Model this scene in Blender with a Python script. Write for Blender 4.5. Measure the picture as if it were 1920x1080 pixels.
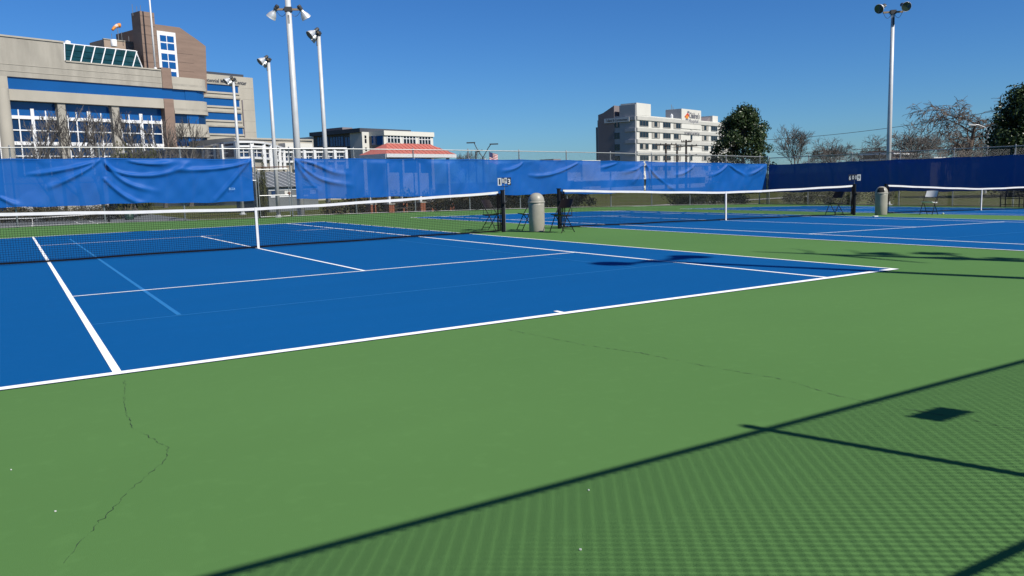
import bpy, math, random
import numpy as np
from mathutils import Vector, Matrix

# ------------------------------------------------------------------ scene, camera, sky, sun
for o in list(bpy.data.objects):
    bpy.data.objects.remove(o, do_unlink=True)
SC = bpy.context.scene
COL = SC.collection
R = math.radians
random.seed(7)

CAM = np.array([-4.66918, -18.47437, 1.34539])
YAW, PITCH, ROLL, FPX = 0.548064, -0.131201, -0.0298917, 1528.09

def cam_axes():
    f = np.array([math.sin(YAW)*math.cos(PITCH), math.cos(YAW)*math.cos(PITCH), math.sin(PITCH)])
    r = np.array([math.cos(YAW), -math.sin(YAW), 0.0])
    u = np.cross(r, f)
    c, s = math.cos(ROLL), math.sin(ROLL)
    return c*r + s*u, -s*r + c*u, f
AX, AY, AF = cam_axes()

cd = bpy.data.cameras.new('camera')
cam = bpy.data.objects.new('camera', cd)
COL.objects.link(cam)
cd.sensor_fit = 'HORIZONTAL'
cd.sensor_width = 36.0
cd.lens = FPX/1920*36.0
cd.clip_start = 0.02
cd.clip_end = 5000
cam.matrix_world = Matrix(((AX[0], AY[0], -AF[0], CAM[0]), (AX[1], AY[1], -AF[1], CAM[1]),
                           (AX[2], AY[2], -AF[2], CAM[2]), (0, 0, 0, 1)))
SC.camera = cam

SUN_AZ = R(161.2)          # clockwise from +y
SUN_EL = R(44.8)
w = bpy.data.worlds.new('World')
SC.world = w
w.use_nodes = True
nt = w.node_tree
sky = nt.nodes.new('ShaderNodeTexSky')
sky.sky_type = 'NISHITA'
sky.sun_disc = False
sky.sun_elevation = SUN_EL
sky.sun_rotation = SUN_AZ
sky.altitude = 150
sky.air_density = 1.0
sky.dust_density = 0.25
sky.ozone_density = 3.5
hs = nt.nodes.new('ShaderNodeHueSaturation')
hs.inputs['Saturation'].default_value = 1.18
hs.inputs['Value'].default_value = 0.9
nt.links.new(sky.outputs[0], hs.inputs['Color'])
tint = nt.nodes.new('ShaderNodeMix')             # clear winter air: a deeper blue over the whole dome
tint.data_type = 'RGBA'; tint.blend_type = 'MULTIPLY'; tint.inputs['Factor'].default_value = 1.0
tint.inputs['B'].default_value = (0.50, 0.88, 1.34, 1)
nt.links.new(hs.outputs[0], tint.inputs['A'])
nt.links.new(tint.outputs['Result'], nt.nodes['Background'].inputs['Color'])
nt.nodes['Background'].inputs['Strength'].default_value = 0.063

sl = bpy.data.lights.new('sun', 'SUN')
sl.energy = 5.0
sl.angle = R(0.53)
sl.color = (1.0, 0.95, 0.87)
sun = bpy.data.objects.new('sun', sl)
COL.objects.link(sun)
sdir = Vector((math.sin(SUN_AZ)*math.cos(SUN_EL), math.cos(SUN_AZ)*math.cos(SUN_EL), math.sin(SUN_EL)))
sun.rotation_euler = sdir.to_track_quat('Z', 'Y').to_euler()
sun.location = sdir*60

vs = SC.view_settings
vs.view_transform = 'Standard'
vs.look = 'None'
vs.gamma = 1.0
vs.exposure = 0.40
SC.render.engine = 'CYCLES'
SC.render.resolution_x = 1024
SC.render.resolution_y = 576
SC.cycles.transparent_max_bounces = 24

# ------------------------------------------------------------------ pixel -> place
def ray(u, v):
    return AX*((u-960)/FPX) - AY*((v-540)/FPX) + AF
def at_depth(u, v, D):
    return CAM + ray(u, v)*D
def on_y(u, v, y):
    d = ray(u, v); return CAM + d*((y-CAM[1])/d[1])
def on_x(u, v, x):
    d = ray(u, v); return CAM + d*((x-CAM[0])/d[0])
def on_z(u, v, z=0.0):
    d = ray(u, v); return CAM + d*((z-CAM[2])/d[2])
def depth_of(p):
    return float(np.dot(np.array(p)-CAM, AF))

# ------------------------------------------------------------------ helpers
class MB:
    def __init__(self):
        self.v, self.f = [], []
    def quad(self, *p):
        n = len(self.v); self.v += [tuple(q) for q in p]; self.f.append(tuple(range(n, n+len(p))))
        return self
    def box(self, x0, x1, y0, y1, z0, z1):
        n = len(self.v)
        self.v += [(x0,y0,z0),(x1,y0,z0),(x1,y1,z0),(x0,y1,z0),(x0,y0,z1),(x1,y0,z1),(x1,y1,z1),(x0,y1,z1)]
        for q in ((0,3,2,1),(4,5,6,7),(0,1,5,4),(1,2,6,5),(2,3,7,6),(3,0,4,7)):
            self.f.append(tuple(n+i for i in q))
        return self
    def rbox(self, c, hx, hy, hz, M):
        n0 = len(self.v)
        self.box(-hx, hx, -hy, hy, -hz, hz)
        for i in range(n0, len(self.v)):
            self.v[i] = tuple(M @ Vector(self.v[i]) + Vector(c))
        return self
    def tube(self, pts, rad, n=8, cap=True):
        P = [Vector(p) for p in pts]
        rr = rad if isinstance(rad, (list, tuple)) else [rad]*len(P)
        base = len(self.v)
        prev = None
        for i, p in enumerate(P):
            t = (P[min(i+1, len(P)-1)] - P[max(i-1, 0)])
            if t.length < 1e-9: t = Vector((0, 0, 1))
            t.normalize()
            if prev is None:
                a = Vector((0, 0, 1)) if abs(t.z) < 0.9 else Vector((1, 0, 0))
                s = t.cross(a).normalized()
            else:
                s = (prev - t*prev.dot(t))
                s = s.normalized() if s.length > 1e-6 else t.orthogonal().normalized()
            prev = s
            b = t.cross(s)
            for k in range(n):
                an = 2*math.pi*k/n
                self.v.append(tuple(p + (s*math.cos(an) + b*math.sin(an))*rr[i]))
        for i in range(len(P)-1):
            for k in range(n):
                a0 = base+i*n+k; a1 = base+i*n+(k+1) % n
                self.f.append((a0, a1, a1+n, a0+n))
        if cap:
            self.f.append(tuple(base+k for k in reversed(range(n))))
            self.f.append(tuple(base+(len(P)-1)*n+k for k in range(n)))
        return self
    def lathe(self, prof, n=24, c=(0, 0, 0), M=None):
        base = len(self.v)
        for r, z in prof:
            for k in range(n):
                a = 2*math.pi*k/n
                q = Vector((r*math.cos(a), r*math.sin(a), z))
                if M is not None: q = M @ q
                self.v.append((q.x+c[0], q.y+c[1], q.z+c[2]))
        for i in range(len(prof)-1):
            for k in range(n):
                a0 = base+i*n+k; a1 = base+i*n+(k+1) % n
                self.f.append((a0, a1, a1+n, a0+n))
        return self
    def prism(self, poly, z0, z1):
        n = len(self.v); m = len(poly)
        self.v += [(x, y, z0) for x, y in poly] + [(x, y, z1) for x, y in poly]
        self.f.append(tuple(n+i for i in reversed(range(m))))
        self.f.append(tuple(n+m+i for i in range(m)))
        for i in range(m):
            j = (i+1) % m
            self.f.append((n+i, n+j, n+m+j, n+m+i))
        return self
    def xprism(self, poly, y0, y1):          # poly in (x,z), extruded along y
        n = len(self.v); m = len(poly)
        self.v += [(x, y0, z) for x, z in poly] + [(x, y1, z) for x, z in poly]
        self.f.append(tuple(n+i for i in range(m)))
        self.f.append(tuple(n+m+i for i in reversed(range(m))))
        for i in range(m):
            j = (i+1) % m
            self.f.append((n+j, n+i, n+m+i, n+m+j))
        return self
    def mesh(self, name, smooth=False):
        me = bpy.data.meshes.new(name)
        me.from_pydata(self.v, [], self.f)
        if smooth:
            me.polygons.foreach_set('use_smooth', [True]*len(me.polygons))
        me.update()
        return me
    def build(self, name, mat, parent=None, smooth=False, **kw):
        return link(name, self.mesh(name, smooth), mat, parent, **kw)

def link(name, me, mat, parent=None, label=None, cat=None, group=None, kind=None, loc=None):
    o = bpy.data.objects.new(name, me)
    if mat is not None and len(me.materials) == 0: me.materials.append(mat)
    COL.objects.link(o)
    if parent is not None: o.parent = parent
    if loc is not None: o.location = loc
    if label: o['label'] = label
    if cat: o['category'] = cat
    if group: o['group'] = group
    if kind: o['kind'] = kind
    return o

def thing(name, label, cat, loc=(0, 0, 0), rz=0.0, group=None):
    o = bpy.data.objects.new(name, None)
    o.empty_display_size = 0.3
    COL.objects.link(o)
    o.location = loc; o.rotation_euler = (0, 0, rz)
    o['label'] = label; o['category'] = cat
    if group: o['group'] = group
    return o

def copy_tree(o, parent=None):
    c = o.copy(); COL.objects.link(c); c.parent = parent
    for ch in list(o.children): copy_tree(ch, c)
    return c

def text_mesh(s, height=1.0, width=None, extrude=0.01, bold=0.0, italic=0.0):
    cu = bpy.data.curves.new('lettering', 'FONT')
    cu.body = s; cu.size = 1.0; cu.extrude = 0.0; cu.offset = bold; cu.shear = italic
    cu.resolution_u = 2
    ob = bpy.data.objects.new('lettering', cu)
    COL.objects.link(ob)
    dg = bpy.context.evaluated_depsgraph_get()
    me = bpy.data.meshes.new_from_object(ob.evaluated_get(dg))
    bpy.data.objects.remove(ob, do_unlink=True)
    co = np.array([v.co for v in me.vertices])
    mn, mx = co.min(0), co.max(0)
    sz = height/(mx[1]-mn[1])
    sx = sz if width is None else width/(mx[0]-mn[0])
    co2 = np.zeros_like(co)
    co2[:, 0] = (co[:, 0]-mn[0])*sx           # x along the words
    co2[:, 2] = (co[:, 1]-mn[1])*sz           # z up, facing -y
    me.vertices.foreach_set('co', co2.ravel())
    me.materials.clear()
    me.update()
    return me

# ------------------------------------------------------------------ materials
MATS = {}
KA = 0.79                      # the photograph is exposed up by 0.4 stop; colours measured from it are brought back to albedo
def mat(name, col, rough=0.7, var=0.0, scale=3.0, col2=None, bump=0.0, bscale=40.0, metal=0.0, spec=0.4, detail=5.0, stretch=None, coat=0.0, transl=None):
    if name in MATS: return MATS[name]
    col = tuple(c*KA for c in col)
    if col2: col2 = tuple(c*KA for c in col2)
    m = bpy.data.materials.new(name); MATS[name] = m
    m.use_nodes = True
    N, L = m.node_tree.nodes, m.node_tree.links
    b = N['Principled BSDF']
    b.inputs['Base Color'].default_value = (*col, 1)
    b.inputs['Roughness'].default_value = rough
    b.inputs['Metallic'].default_value = metal
    b.inputs['Specular IOR Level'].default_value = spec
    b.inputs['Coat Weight'].default_value = coat
    tc = N.new('ShaderNodeTexCoord')
    src = tc.outputs['Object']
    if stretch:
        mp = N.new('ShaderNodeMapping'); mp.inputs['Scale'].default_value = stretch
        L.new(src, mp.inputs['Vector']); src = mp.outputs[0]
    if var > 0:
        n1 = N.new('ShaderNodeTexNoise'); n1.inputs['Scale'].default_value = scale; n1.inputs['Detail'].default_value = detail
        n1.inputs['Roughness'].default_value = 0.62
        L.new(src, n1.inputs['Vector'])
        rp = N.new('ShaderNodeMapRange'); rp.inputs[1].default_value = 0.3; rp.inputs[2].default_value = 0.7
        L.new(n1.outputs['Fac'], rp.inputs[0])
        mx = N.new('ShaderNodeMix'); mx.data_type = 'RGBA'
        c2 = col2 if col2 else tuple(c*(1-var) for c in col)
        mx.inputs['A'].default_value = (*col, 1); mx.inputs['B'].default_value = (*c2, 1)
        if col2:
            mm = N.new('ShaderNodeMath'); mm.operation = 'MULTIPLY'; mm.inputs[1].default_value = var
            L.new(rp.outputs[0], mm.inputs[0]); L.new(mm.outputs[0], mx.inputs['Factor'])
        else:
            L.new(rp.outputs[0], mx.inputs['Factor'])
        L.new(mx.outputs['Result'], b.inputs['Base Color'])
    if bump > 0:
        n2 = N.new('ShaderNodeTexNoise'); n2.inputs['Scale'].default_value = bscale; n2.inputs['Detail'].default_value = 3
        L.new(src, n2.inputs['Vector'])
        bp = N.new('ShaderNodeBump'); bp.inputs['Strength'].default_value = bump; bp.inputs['Distance'].default_value = 0.01
        L.new(n2.outputs['Fac'], bp.inputs['Height']); L.new(bp.outputs[0], b.inputs['Normal'])
    return m

def court_mat(name, col, stain, grain=0.10):
    """acrylic sports paint: fine sand grain, broad faded patches, faint roller streaks, scuffs"""
    col = tuple(c*KA for c in col); stain = tuple(c*KA for c in stain)
    m = bpy.data.materials.new(name); MATS[name] = m; m.use_nodes = True
    N, L = m.node_tree.nodes, m.node_tree.links
    b = N['Principled BSDF']; b.inputs['Roughness'].default_value = 0.88; b.inputs['Specular IOR Level'].default_value = 0.06
    tc = N.new('ShaderNodeTexCoord')
    def noise(scale, detail, st=(1, 1, 1), lo=0.35, hi=0.65):
        mp = N.new('ShaderNodeMapping'); mp.inputs['Scale'].default_value = st
        L.new(tc.outputs['Object'], mp.inputs['Vector'])
        n = N.new('ShaderNodeTexNoise'); n.inputs['Scale'].default_value = scale; n.inputs['Detail'].default_value = detail
        L.new(mp.outputs[0], n.inputs['Vector'])
        r = N.new('ShaderNodeMapRange'); r.inputs[1].default_value = lo; r.inputs[2].default_value = hi
        L.new(n.outputs['Fac'], r.inputs[0]); return r.outputs[0], n
    def mix(a, bcol, fac, amt):
        mx = N.new('ShaderNodeMix'); mx.data_type = 'RGBA'
        mm = N.new('ShaderNodeMath'); mm.operation = 'MULTIPLY'; mm.inputs[1].default_value = amt
        L.new(fac, mm.inputs[0]); L.new(mm.outputs[0], mx.inputs['Factor'])
        if isinstance(a, tuple): mx.inputs['A'].default_value = (*a, 1)
        else: L.new(a, mx.inputs['A'])
        mx.inputs['B'].default_value = (*bcol, 1)
        return mx.outputs['Result']
    big, _ = noise(0.22, 4)
    st, _ = noise(0.9, 3, (0.18, 2.2, 1))
    fine, fn = noise(260, 2, lo=0.3, hi=0.7)
    mid, _ = noise(9, 6, lo=0.55, hi=0.8)
    c = mix(col, stain, big, 0.55)
    c = mix(c, tuple(x*0.93 for x in col), st, 0.5)
    c = mix(c, tuple(x*0.72 for x in col), fine, grain*2.2)
    c = mix(c, tuple(min(1, x*1.12+0.004) for x in col), mid, 0.35)
    L.new(c, b.inputs['Base Color'])
    bp = N.new('ShaderNodeBump'); bp.inputs['Strength'].default_value = 0.25; bp.inputs['Distance'].default_value = 0.004
    L.new(fn.outputs['Fac'], bp.inputs['Height']); L.new(bp.outputs[0], b.inputs['Normal'])
    return m

def line_mat(name, col):
    m = bpy.data.materials.new(name); MATS[name] = m; m.use_nodes = True
    N, L = m.node_tree.nodes, m.node_tree.links
    b = N['Principled BSDF']; b.inputs['Roughness'].default_value = 0.8; b.inputs['Specular IOR Level'].default_value = 0.2
    tc = N.new('ShaderNodeTexCoord')
    n = N.new('ShaderNodeTexNoise'); n.inputs['Scale'].default_value = 14; n.inputs['Detail'].default_value = 8; n.inputs['Roughness'].default_value = 0.7
    L.new(tc.outputs['Object'], n.inputs['Vector'])
    r = N.new('ShaderNodeMapRange'); r.inputs[1].default_value = 0.58; r.inputs[2].default_value = 0.72
    L.new(n.outputs['Fac'], r.inputs[0])
    mx = N.new('ShaderNodeMix'); mx.data_type = 'RGBA'
    mx.inputs['A'].default_value = (*col, 1); mx.inputs['B'].default_value = (*[c*0.72 for c in col], 1)
    L.new(r.outputs[0], mx.inputs['Factor']); L.new(mx.outputs['Result'], b.inputs['Base Color'])
    return m

def screen_mat(name, col, open_frac):
    """woven mesh windscreen: part of the light passes between the threads"""
    col = tuple(c*KA for c in col)
    m = bpy.data.materials.new(name); MATS[name] = m; m.use_nodes = True
    N, L = m.node_tree.nodes, m.node_tree.links
    out = N['Material Output']; N.remove(N['Principled BSDF'])
    tc = N.new('ShaderNodeTexCoord')
    n = N.new('ShaderNodeTexNoise'); n.inputs['Scale'].default_value = 1.6; n.inputs['Detail'].default_value = 6
    L.new(tc.outputs['Object'], n.inputs['Vector'])
    mx = N.new('ShaderNodeMix'); mx.data_type = 'RGBA'
    mx.inputs['A'].default_value = (*col, 1); mx.inputs['B'].default_value = (col[0]*1.6+0.006, col[1]*1.12+0.010, col[2]*1.05, 1)
    L.new(n.outputs['Fac'], mx.inputs['Factor'])
    d = N.new('ShaderNodeBsdfPrincipled'); d.inputs['Roughness'].default_value = 0.5; d.inputs['Specular IOR Level'].default_value = 0.12
    L.new(mx.outputs['Result'], d.inputs['Base Color'])
    tl = N.new('ShaderNodeBsdfTranslucent'); L.new(mx.outputs['Result'], tl.inputs['Color'])
    ms = N.new('ShaderNodeMixShader'); ms.inputs[0].default_value = 0.02
    L.new(d.outputs[0], ms.inputs[1]); L.new(tl.outputs[0], ms.inputs[2])
    tr = N.new('ShaderNodeBsdfTransparent')
    ms2 = N.new('ShaderNodeMixShader'); ms2.inputs[0].default_value = open_frac
    L.new(ms.outputs[0], ms2.inputs[1]); L.new(tr.outputs[0], ms2.inputs[2])
    L.new(ms2.outputs[0], out.inputs['Surface'])
    return m

def glass_mat(name, col, rough=0.06, var=0.35, scale=0.25):
    col = tuple(c*KA for c in col)
    m = bpy.data.materials.new(name); MATS[name] = m; m.use_nodes = True
    N, L = m.node_tree.nodes, m.node_tree.links
    b = N['Principled BSDF']; b.inputs['Roughness'].default_value = rough; b.inputs['Specular IOR Level'].default_value = 0.5
    tc = N.new('ShaderNodeTexCoord')
    n = N.new('ShaderNodeTexNoise'); n.inputs['Scale'].default_value = scale; n.inputs['Detail'].default_value = 4
    L.new(tc.outputs['Object'], n.inputs['Vector'])
    mx = N.new('ShaderNodeMix'); mx.data_type = 'RGBA'
    mx.inputs['A'].default_value = (*col, 1); mx.inputs['B'].default_value = (*[c*(1-var) for c in col], 1)
    L.new(n.outputs['Fac'], mx.inputs['Factor']); L.new(mx.outputs['Result'], b.inputs['Base Color'])
    return m

def leaf_mat(name, col, col2, scale=1.2, rough=0.5, transl=0.15, spec=0.3):
    col = tuple(c*KA for c in col); col2 = tuple(c*KA for c in col2)
    m = bpy.data.materials.new(name); MATS[name] = m; m.use_nodes = True
    N, L = m.node_tree.nodes, m.node_tree.links
    b = N['Principled BSDF']; b.inputs['Roughness'].default_value = rough; b.inputs['Specular IOR Level'].default_value = spec
    tc = N.new('ShaderNodeTexCoord')
    n = N.new('ShaderNodeTexNoise'); n.inputs['Scale'].default_value = scale; n.inputs['Detail'].default_value = 6
    L.new(tc.outputs['Object'], n.inputs['Vector'])
    mr = N.new('ShaderNodeMapRange'); mr.inputs[1].default_value = 0.35; mr.inputs[2].default_value = 0.68
    L.new(n.outputs['Fac'], mr.inputs[0])
    mx = N.new('ShaderNodeMix'); mx.data_type = 'RGBA'
    mx.inputs['A'].default_value = (*col, 1); mx.inputs['B'].default_value = (*col2, 1)
    L.new(mr.outputs[0], mx.inputs['Factor']); L.new(mx.outputs['Result'], b.inputs['Base Color'])
    tl = N.new('ShaderNodeBsdfTranslucent'); L.new(mx.outputs['Result'], tl.inputs['Color'])
    ms = N.new('ShaderNodeMixShader'); ms.inputs[0].default_value = transl
    L.new(b.outputs[0], ms.inputs[1]); L.new(tl.outputs[0], ms.inputs[2])
    L.new(ms.outputs[0], N['Material Output'].inputs['Surface'])
    return m

M_green = court_mat('court_green', (0.106, 0.230, 0.067), (0.084, 0.190, 0.055))
M_blue = court_mat('court_blue', (0.0030, 0.099, 0.300), (0.0026, 0.089, 0.275), grain=0.06)
M_white = line_mat('line_white', (0.82, 0.82, 0.80))
M_lblue = line_mat('line_light_blue', (0.016, 0.150, 0.375))
M_crack = mat('crack', (0.03, 0.055, 0.03), 0.95)
M_speck = mat('speck_white', (0.7, 0.7, 0.66), 0.8)
M_galv = mat('galvanized_steel', (0.40, 0.41, 0.41), 0.45, 0.25, 6, metal=0.55)
M_rust = mat('rusted_steel', (0.16, 0.06, 0.035), 0.85, 0.5, 7)
M_wire = mat('fence_wire', (0.34, 0.35, 0.35), 0.5, metal=0.5)
M_screen = screen_mat('windscreen_blue', (0.0020, 0.092, 0.39), 0.085)
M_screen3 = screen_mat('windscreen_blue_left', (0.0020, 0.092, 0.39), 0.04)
M_screen2 = screen_mat('windscreen_blue_shaded', (0.003, 0.068, 0.29), 0.022)  # same cloth, darkened: the shade on this side is put into the colour
M_cord = mat('black_net_cord', (0.008, 0.008, 0.010), 0.85, spec=0.08)
M_band = mat('net_band_vinyl', (0.80, 0.79, 0.76), 0.6, 0.12, 5)
M_npost = mat('net_post_black', (0.008, 0.009, 0.012), 0.5, spec=0.2)
M_chairf = mat('chair_frame_dark', (0.010, 0.008, 0.008), 0.45, spec=0.25)
M_chairb = mat('chair_panel_brown', (0.018, 0.012, 0.011), 0.5, spec=0.2)
M_chairw = mat('chair_panel_white', (0.74, 0.73, 0.70), 0.45)
M_can = mat('can_beige', (0.40, 0.375, 0.305), 0.42, 0.18, 4, bump=0.05, bscale=30)
M_dark = mat('dark_void', (0.012, 0.012, 0.012), 0.9)
M_alu = mat('lamp_aluminium', (0.74, 0.75, 0.74), 0.35, 0.15, 8, metal=0.35)
M_lens = mat('lamp_lens', (0.05, 0.075, 0.065), 0.08, spec=0.6)
M_ball = mat('lamp_ballast', (0.05, 0.05, 0.052), 0.55)
M_arm = mat('crossarm_tan', (0.36, 0.27, 0.17), 0.7, 0.3, 6)
M_pole = mat('pole_grey', (0.66, 0.67, 0.66), 0.45, 0.15, 2, metal=0.1)
M_beige = mat('precast_beige', (0.47, 0.435, 0.36), 0.85, 0.20, 0.22, stretch=(1, 1, 0.5), bump=0.1, bscale=3)
M_beige2 = mat('precast_weathered', (0.43, 0.40, 0.335), 0.88, 0.32, 0.35, stretch=(1.6, 1, 0.35))
M_brown = mat('granite_brown', (0.27, 0.185, 0.14), 0.75, 0.22, 0.5, stretch=(0.4, 0.4, 2.5))
M_brown2 = mat('granite_joint', (0.16, 0.11, 0.085), 0.8)
M_wframe = mat('white_frame', (0.80, 0.80, 0.79), 0.5)
M_gblue = glass_mat('blue_glass', (0.010, 0.100, 0.33), var=0.25)
M_gdark = glass_mat('dark_blue_glass', (0.008, 0.042, 0.14), var=0.7, scale=0.5)
M_gteal = glass_mat('teal_skylight_glass', (0.018, 0.080, 0.095), var=0.85, scale=0.7)
M_gblack = glass_mat('dark_glass', (0.012, 0.014, 0.018), var=0.3)
M_cream = mat('painted_cream', (0.72, 0.705, 0.635), 0.85, 0.1, 0.2)
M_cream2 = mat('ledge_cream', (0.56, 0.55, 0.50), 0.85, 0.15, 0.3)
M_greyw = mat('wall_grey_brown', (0.235, 0.205, 0.21), 0.85, 0.12, 0.15)
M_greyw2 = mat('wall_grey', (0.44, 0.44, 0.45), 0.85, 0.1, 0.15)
M_curtain = mat('curtain', (0.40, 0.38, 0.33), 0.9)
M_red = mat('roof_red_metal', (0.56, 0.165, 0.12), 0.5, 0.12, 1.5)
M_fascia = mat('fascia_white', (0.66, 0.67, 0.66), 0.6)
M_brick = mat('brick_orange', (0.36, 0.12, 0.06), 0.9, 0.4, 9)
M_mortar = mat('mortar', (0.35, 0.30, 0.26), 0.95)
M_lettr = mat('sign_letter_dark', (0.06, 0.065, 0.08), 0.5)
M_lettg = mat('sign_letter_grey', (0.20, 0.20, 0.22), 0.6)
M_sred = mat('sign_red', (0.55, 0.05, 0.03), 0.6)
M_sor = mat('sign_orange', (0.75, 0.28, 0.04), 0.6)
M_bark = mat('bark_grey', (0.15, 0.135, 0.12), 0.9, 0.35, 6)
M_bark2 = mat('bark_brown', (0.17, 0.13, 0.10), 0.9, 0.3, 6)
M_leaf = leaf_mat('magnolia_leaf', (0.017, 0.040, 0.013), (0.075, 0.110, 0.034), 1.6, 0.35)  # lighter second tone puts sunlit leaf highlights into the colour
M_hedge = leaf_mat('hedge_winter', (0.055, 0.045, 0.020), (0.095, 0.072, 0.030), 2.0, 0.8)
M_ivy = leaf_mat('shrub_olive', (0.045, 0.055, 0.016), (0.085, 0.085, 0.026), 2.0, 0.8)
M_wood = mat('utility_wood', (0.06, 0.05, 0.042), 0.9)
M_asph = mat('old_asphalt', (0.17, 0.185, 0.19), 0.9, 0.25, 0.5)
M_conc = mat('concrete_pale', (0.42, 0.40, 0.36), 0.9, 0.2, 0.8)
M_metalroof = mat('grey_metal_roof', (0.16, 0.17, 0.175), 0.5, 0.15, 1)
M_bench = mat('bench_black', (0.012, 0.012, 0.012), 0.45)
M_gbin = mat('bin_green', (0.015, 0.05, 0.035), 0.5)

def ground_mat():
    m = bpy.data.materials.new('winter_grass'); m.use_nodes = True
    N, L = m.node_tree.nodes, m.node_tree.links
    b = N['Principled BSDF']; b.inputs['Roughness'].default_value = 0.95; b.inputs['Specular IOR Level'].default_value = 0.1
    tc = N.new('ShaderNodeTexCoord')
    def nz(s, d, lo, hi):
        n = N.new('ShaderNodeTexNoise'); n.inputs['Scale'].default_value = s; n.inputs['Detail'].default_value = d
        L.new(tc.outputs['Object'], n.inputs['Vector'])
        r = N.new('ShaderNodeMapRange'); r.inputs[1].default_value = lo; r.inputs[2].default_value = hi
        L.new(n.outputs['Fac'], r.inputs[0]); return r.outputs[0], n
    a, _ = nz(0.35, 6, 0.4, 0.65); c, n2 = nz(9, 6, 0.35, 0.7)
    m1 = N.new('ShaderNodeMix'); m1.data_type = 'RGBA'
    m1.inputs['A'].default_value = (0.072, 0.092, 0.017, 1); m1.inputs['B'].default_value = (0.090, 0.082, 0.030, 1)
    L.new(a, m1.inputs['Factor'])
    m2 = N.new('ShaderNodeMix'); m2.data_type = 'RGBA'; m2.inputs['B'].default_value = (0.05, 0.052, 0.018, 1)
    L.new(m1.outputs['Result'], m2.inputs['A']); L.new(c, m2.inputs['Factor'])
    L.new(m2.outputs['Result'], b.inputs['Base Color'])
    bp = N.new('ShaderNodeBump'); bp.inputs['Strength'].default_value = 0.8; bp.inputs['Distance'].default_value = 0.05
    L.new(n2.outputs['Fac'], bp.inputs['Height']); L.new(bp.outputs[0], b.inputs['Normal'])
    return m
M_grass = ground_mat()

# ------------------------------------------------------------------ ground shape
def sstep(a, b, x):
    t = min(1, max(0, (x-a)/(b-a))); return t*t*(3-2*t)
def gz(x, y):
    """court pavement: level round the near court, falling away to the right"""
    d = max(0.0, x-6.6)
    z = -(0.0145*d*d/(d+1.5) + 0.00028*d*d)
    z += 0.10*sstep(12, 18, y)*sstep(5, -2, x)
    return z
PX0, PX1, PY0, PY1 = -22.0, 38.0, -18.9, 18.75
YF, XF, YN = 18.3, 37.5, -18.52         # back fence, side fence, near fence
def tz(x, y):
    cx = min(max(x, PX0), PX1); cy = min(max(y, PY0), PY1)
    d = math.hypot(x-cx, y-cy)
    e = gz(cx, cy)-0.07
    if d == 0: return e
    ml = sstep(13, 5, x)*(1 if y > 0 else 0)
    tgt = -1.66*ml + (1-ml)*(-0.85)
    t = sstep(0.3, 11, d)
    z = e + (tgt-e)*t
    return z - 0.9*sstep(60, 200, d)

def sheet(x0, x1, y0, y1, zf, dz, sx=0.5, sy=2.0):
    nx = max(1, int(round((x1-x0)/sx))); ny = max(1, int(round((y1-y0)/sy)))
    xs = [x0+(x1-x0)*i/nx for i in range(nx+1)]; ys = [y0+(y1-y0)*j/ny for j in range(ny+1)]
    b = MB()
    b.v = [(x, y, zf(x, y)+dz) for y in ys for x in xs]
    b.f = [(j*(nx+1)+i, j*(nx+1)+i+1, (j+1)*(nx+1)+i+1, (j+1)*(nx+1)+i) for j in range(ny) for i in range(nx)]
    return b

def axis(lo, hi, f0, f1, fs):
    a = [f0]
    while a[-1] < f1: a.append(a[-1]+fs)
    st = fs
    while a[-1] < hi: st *= 1.25; a.append(a[-1]+st)
    st = fs; bl = [f0]
    while bl[-1] > lo: st *= 1.25; bl.append(bl[-1]-st)
    return sorted(set(bl[1:]+a))
gx = axis(-1500, 1500, -30, 60, 1.5); gy = axis(-900, 2000, -26, 60, 1.5)
b = MB()
b.v = [(x, y, tz(x, y)) for y in gy for x in gx]
nx = len(gx)
b.f = [(j*nx+i, j*nx+i+1, (j+1)*nx+i+1, (j+1)*nx+i) for j in range(len(gy)-1) for i in range(nx-1)]
b.build('ground', M_grass, smooth=True, kind='structure')

sheet(PX0, PX1, PY0, PY1, gz, 0.0, 0.5, 1.0).build('court_pavement', M_green, smooth=True, kind='structure')

# ------------------------------------------------------------------ courts and their painted lines
def strip(x0, y0, x1, y1, wd, dz=0.008):
    n = max(1, int(math.hypot(x1-x0, y1-y0)/0.5))
    dx, dy = x1-x0, y1-y0; l = math.hypot(dx, dy); px, py = -dy/l*wd/2, dx/l*wd/2
    b = MB()
    for i in range(n+1):
        t = i/n; x, y = x0+dx*t, y0+dy*t
        b.v += [(x+px, y+py, gz(x+px, y+py)+dz), (x-px, y-py, gz(x-px, y-py)+dz)]
    b.f = [(2*i, 2*i+1, 2*i+3, 2*i+2) for i in range(n)]
    return b

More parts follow.
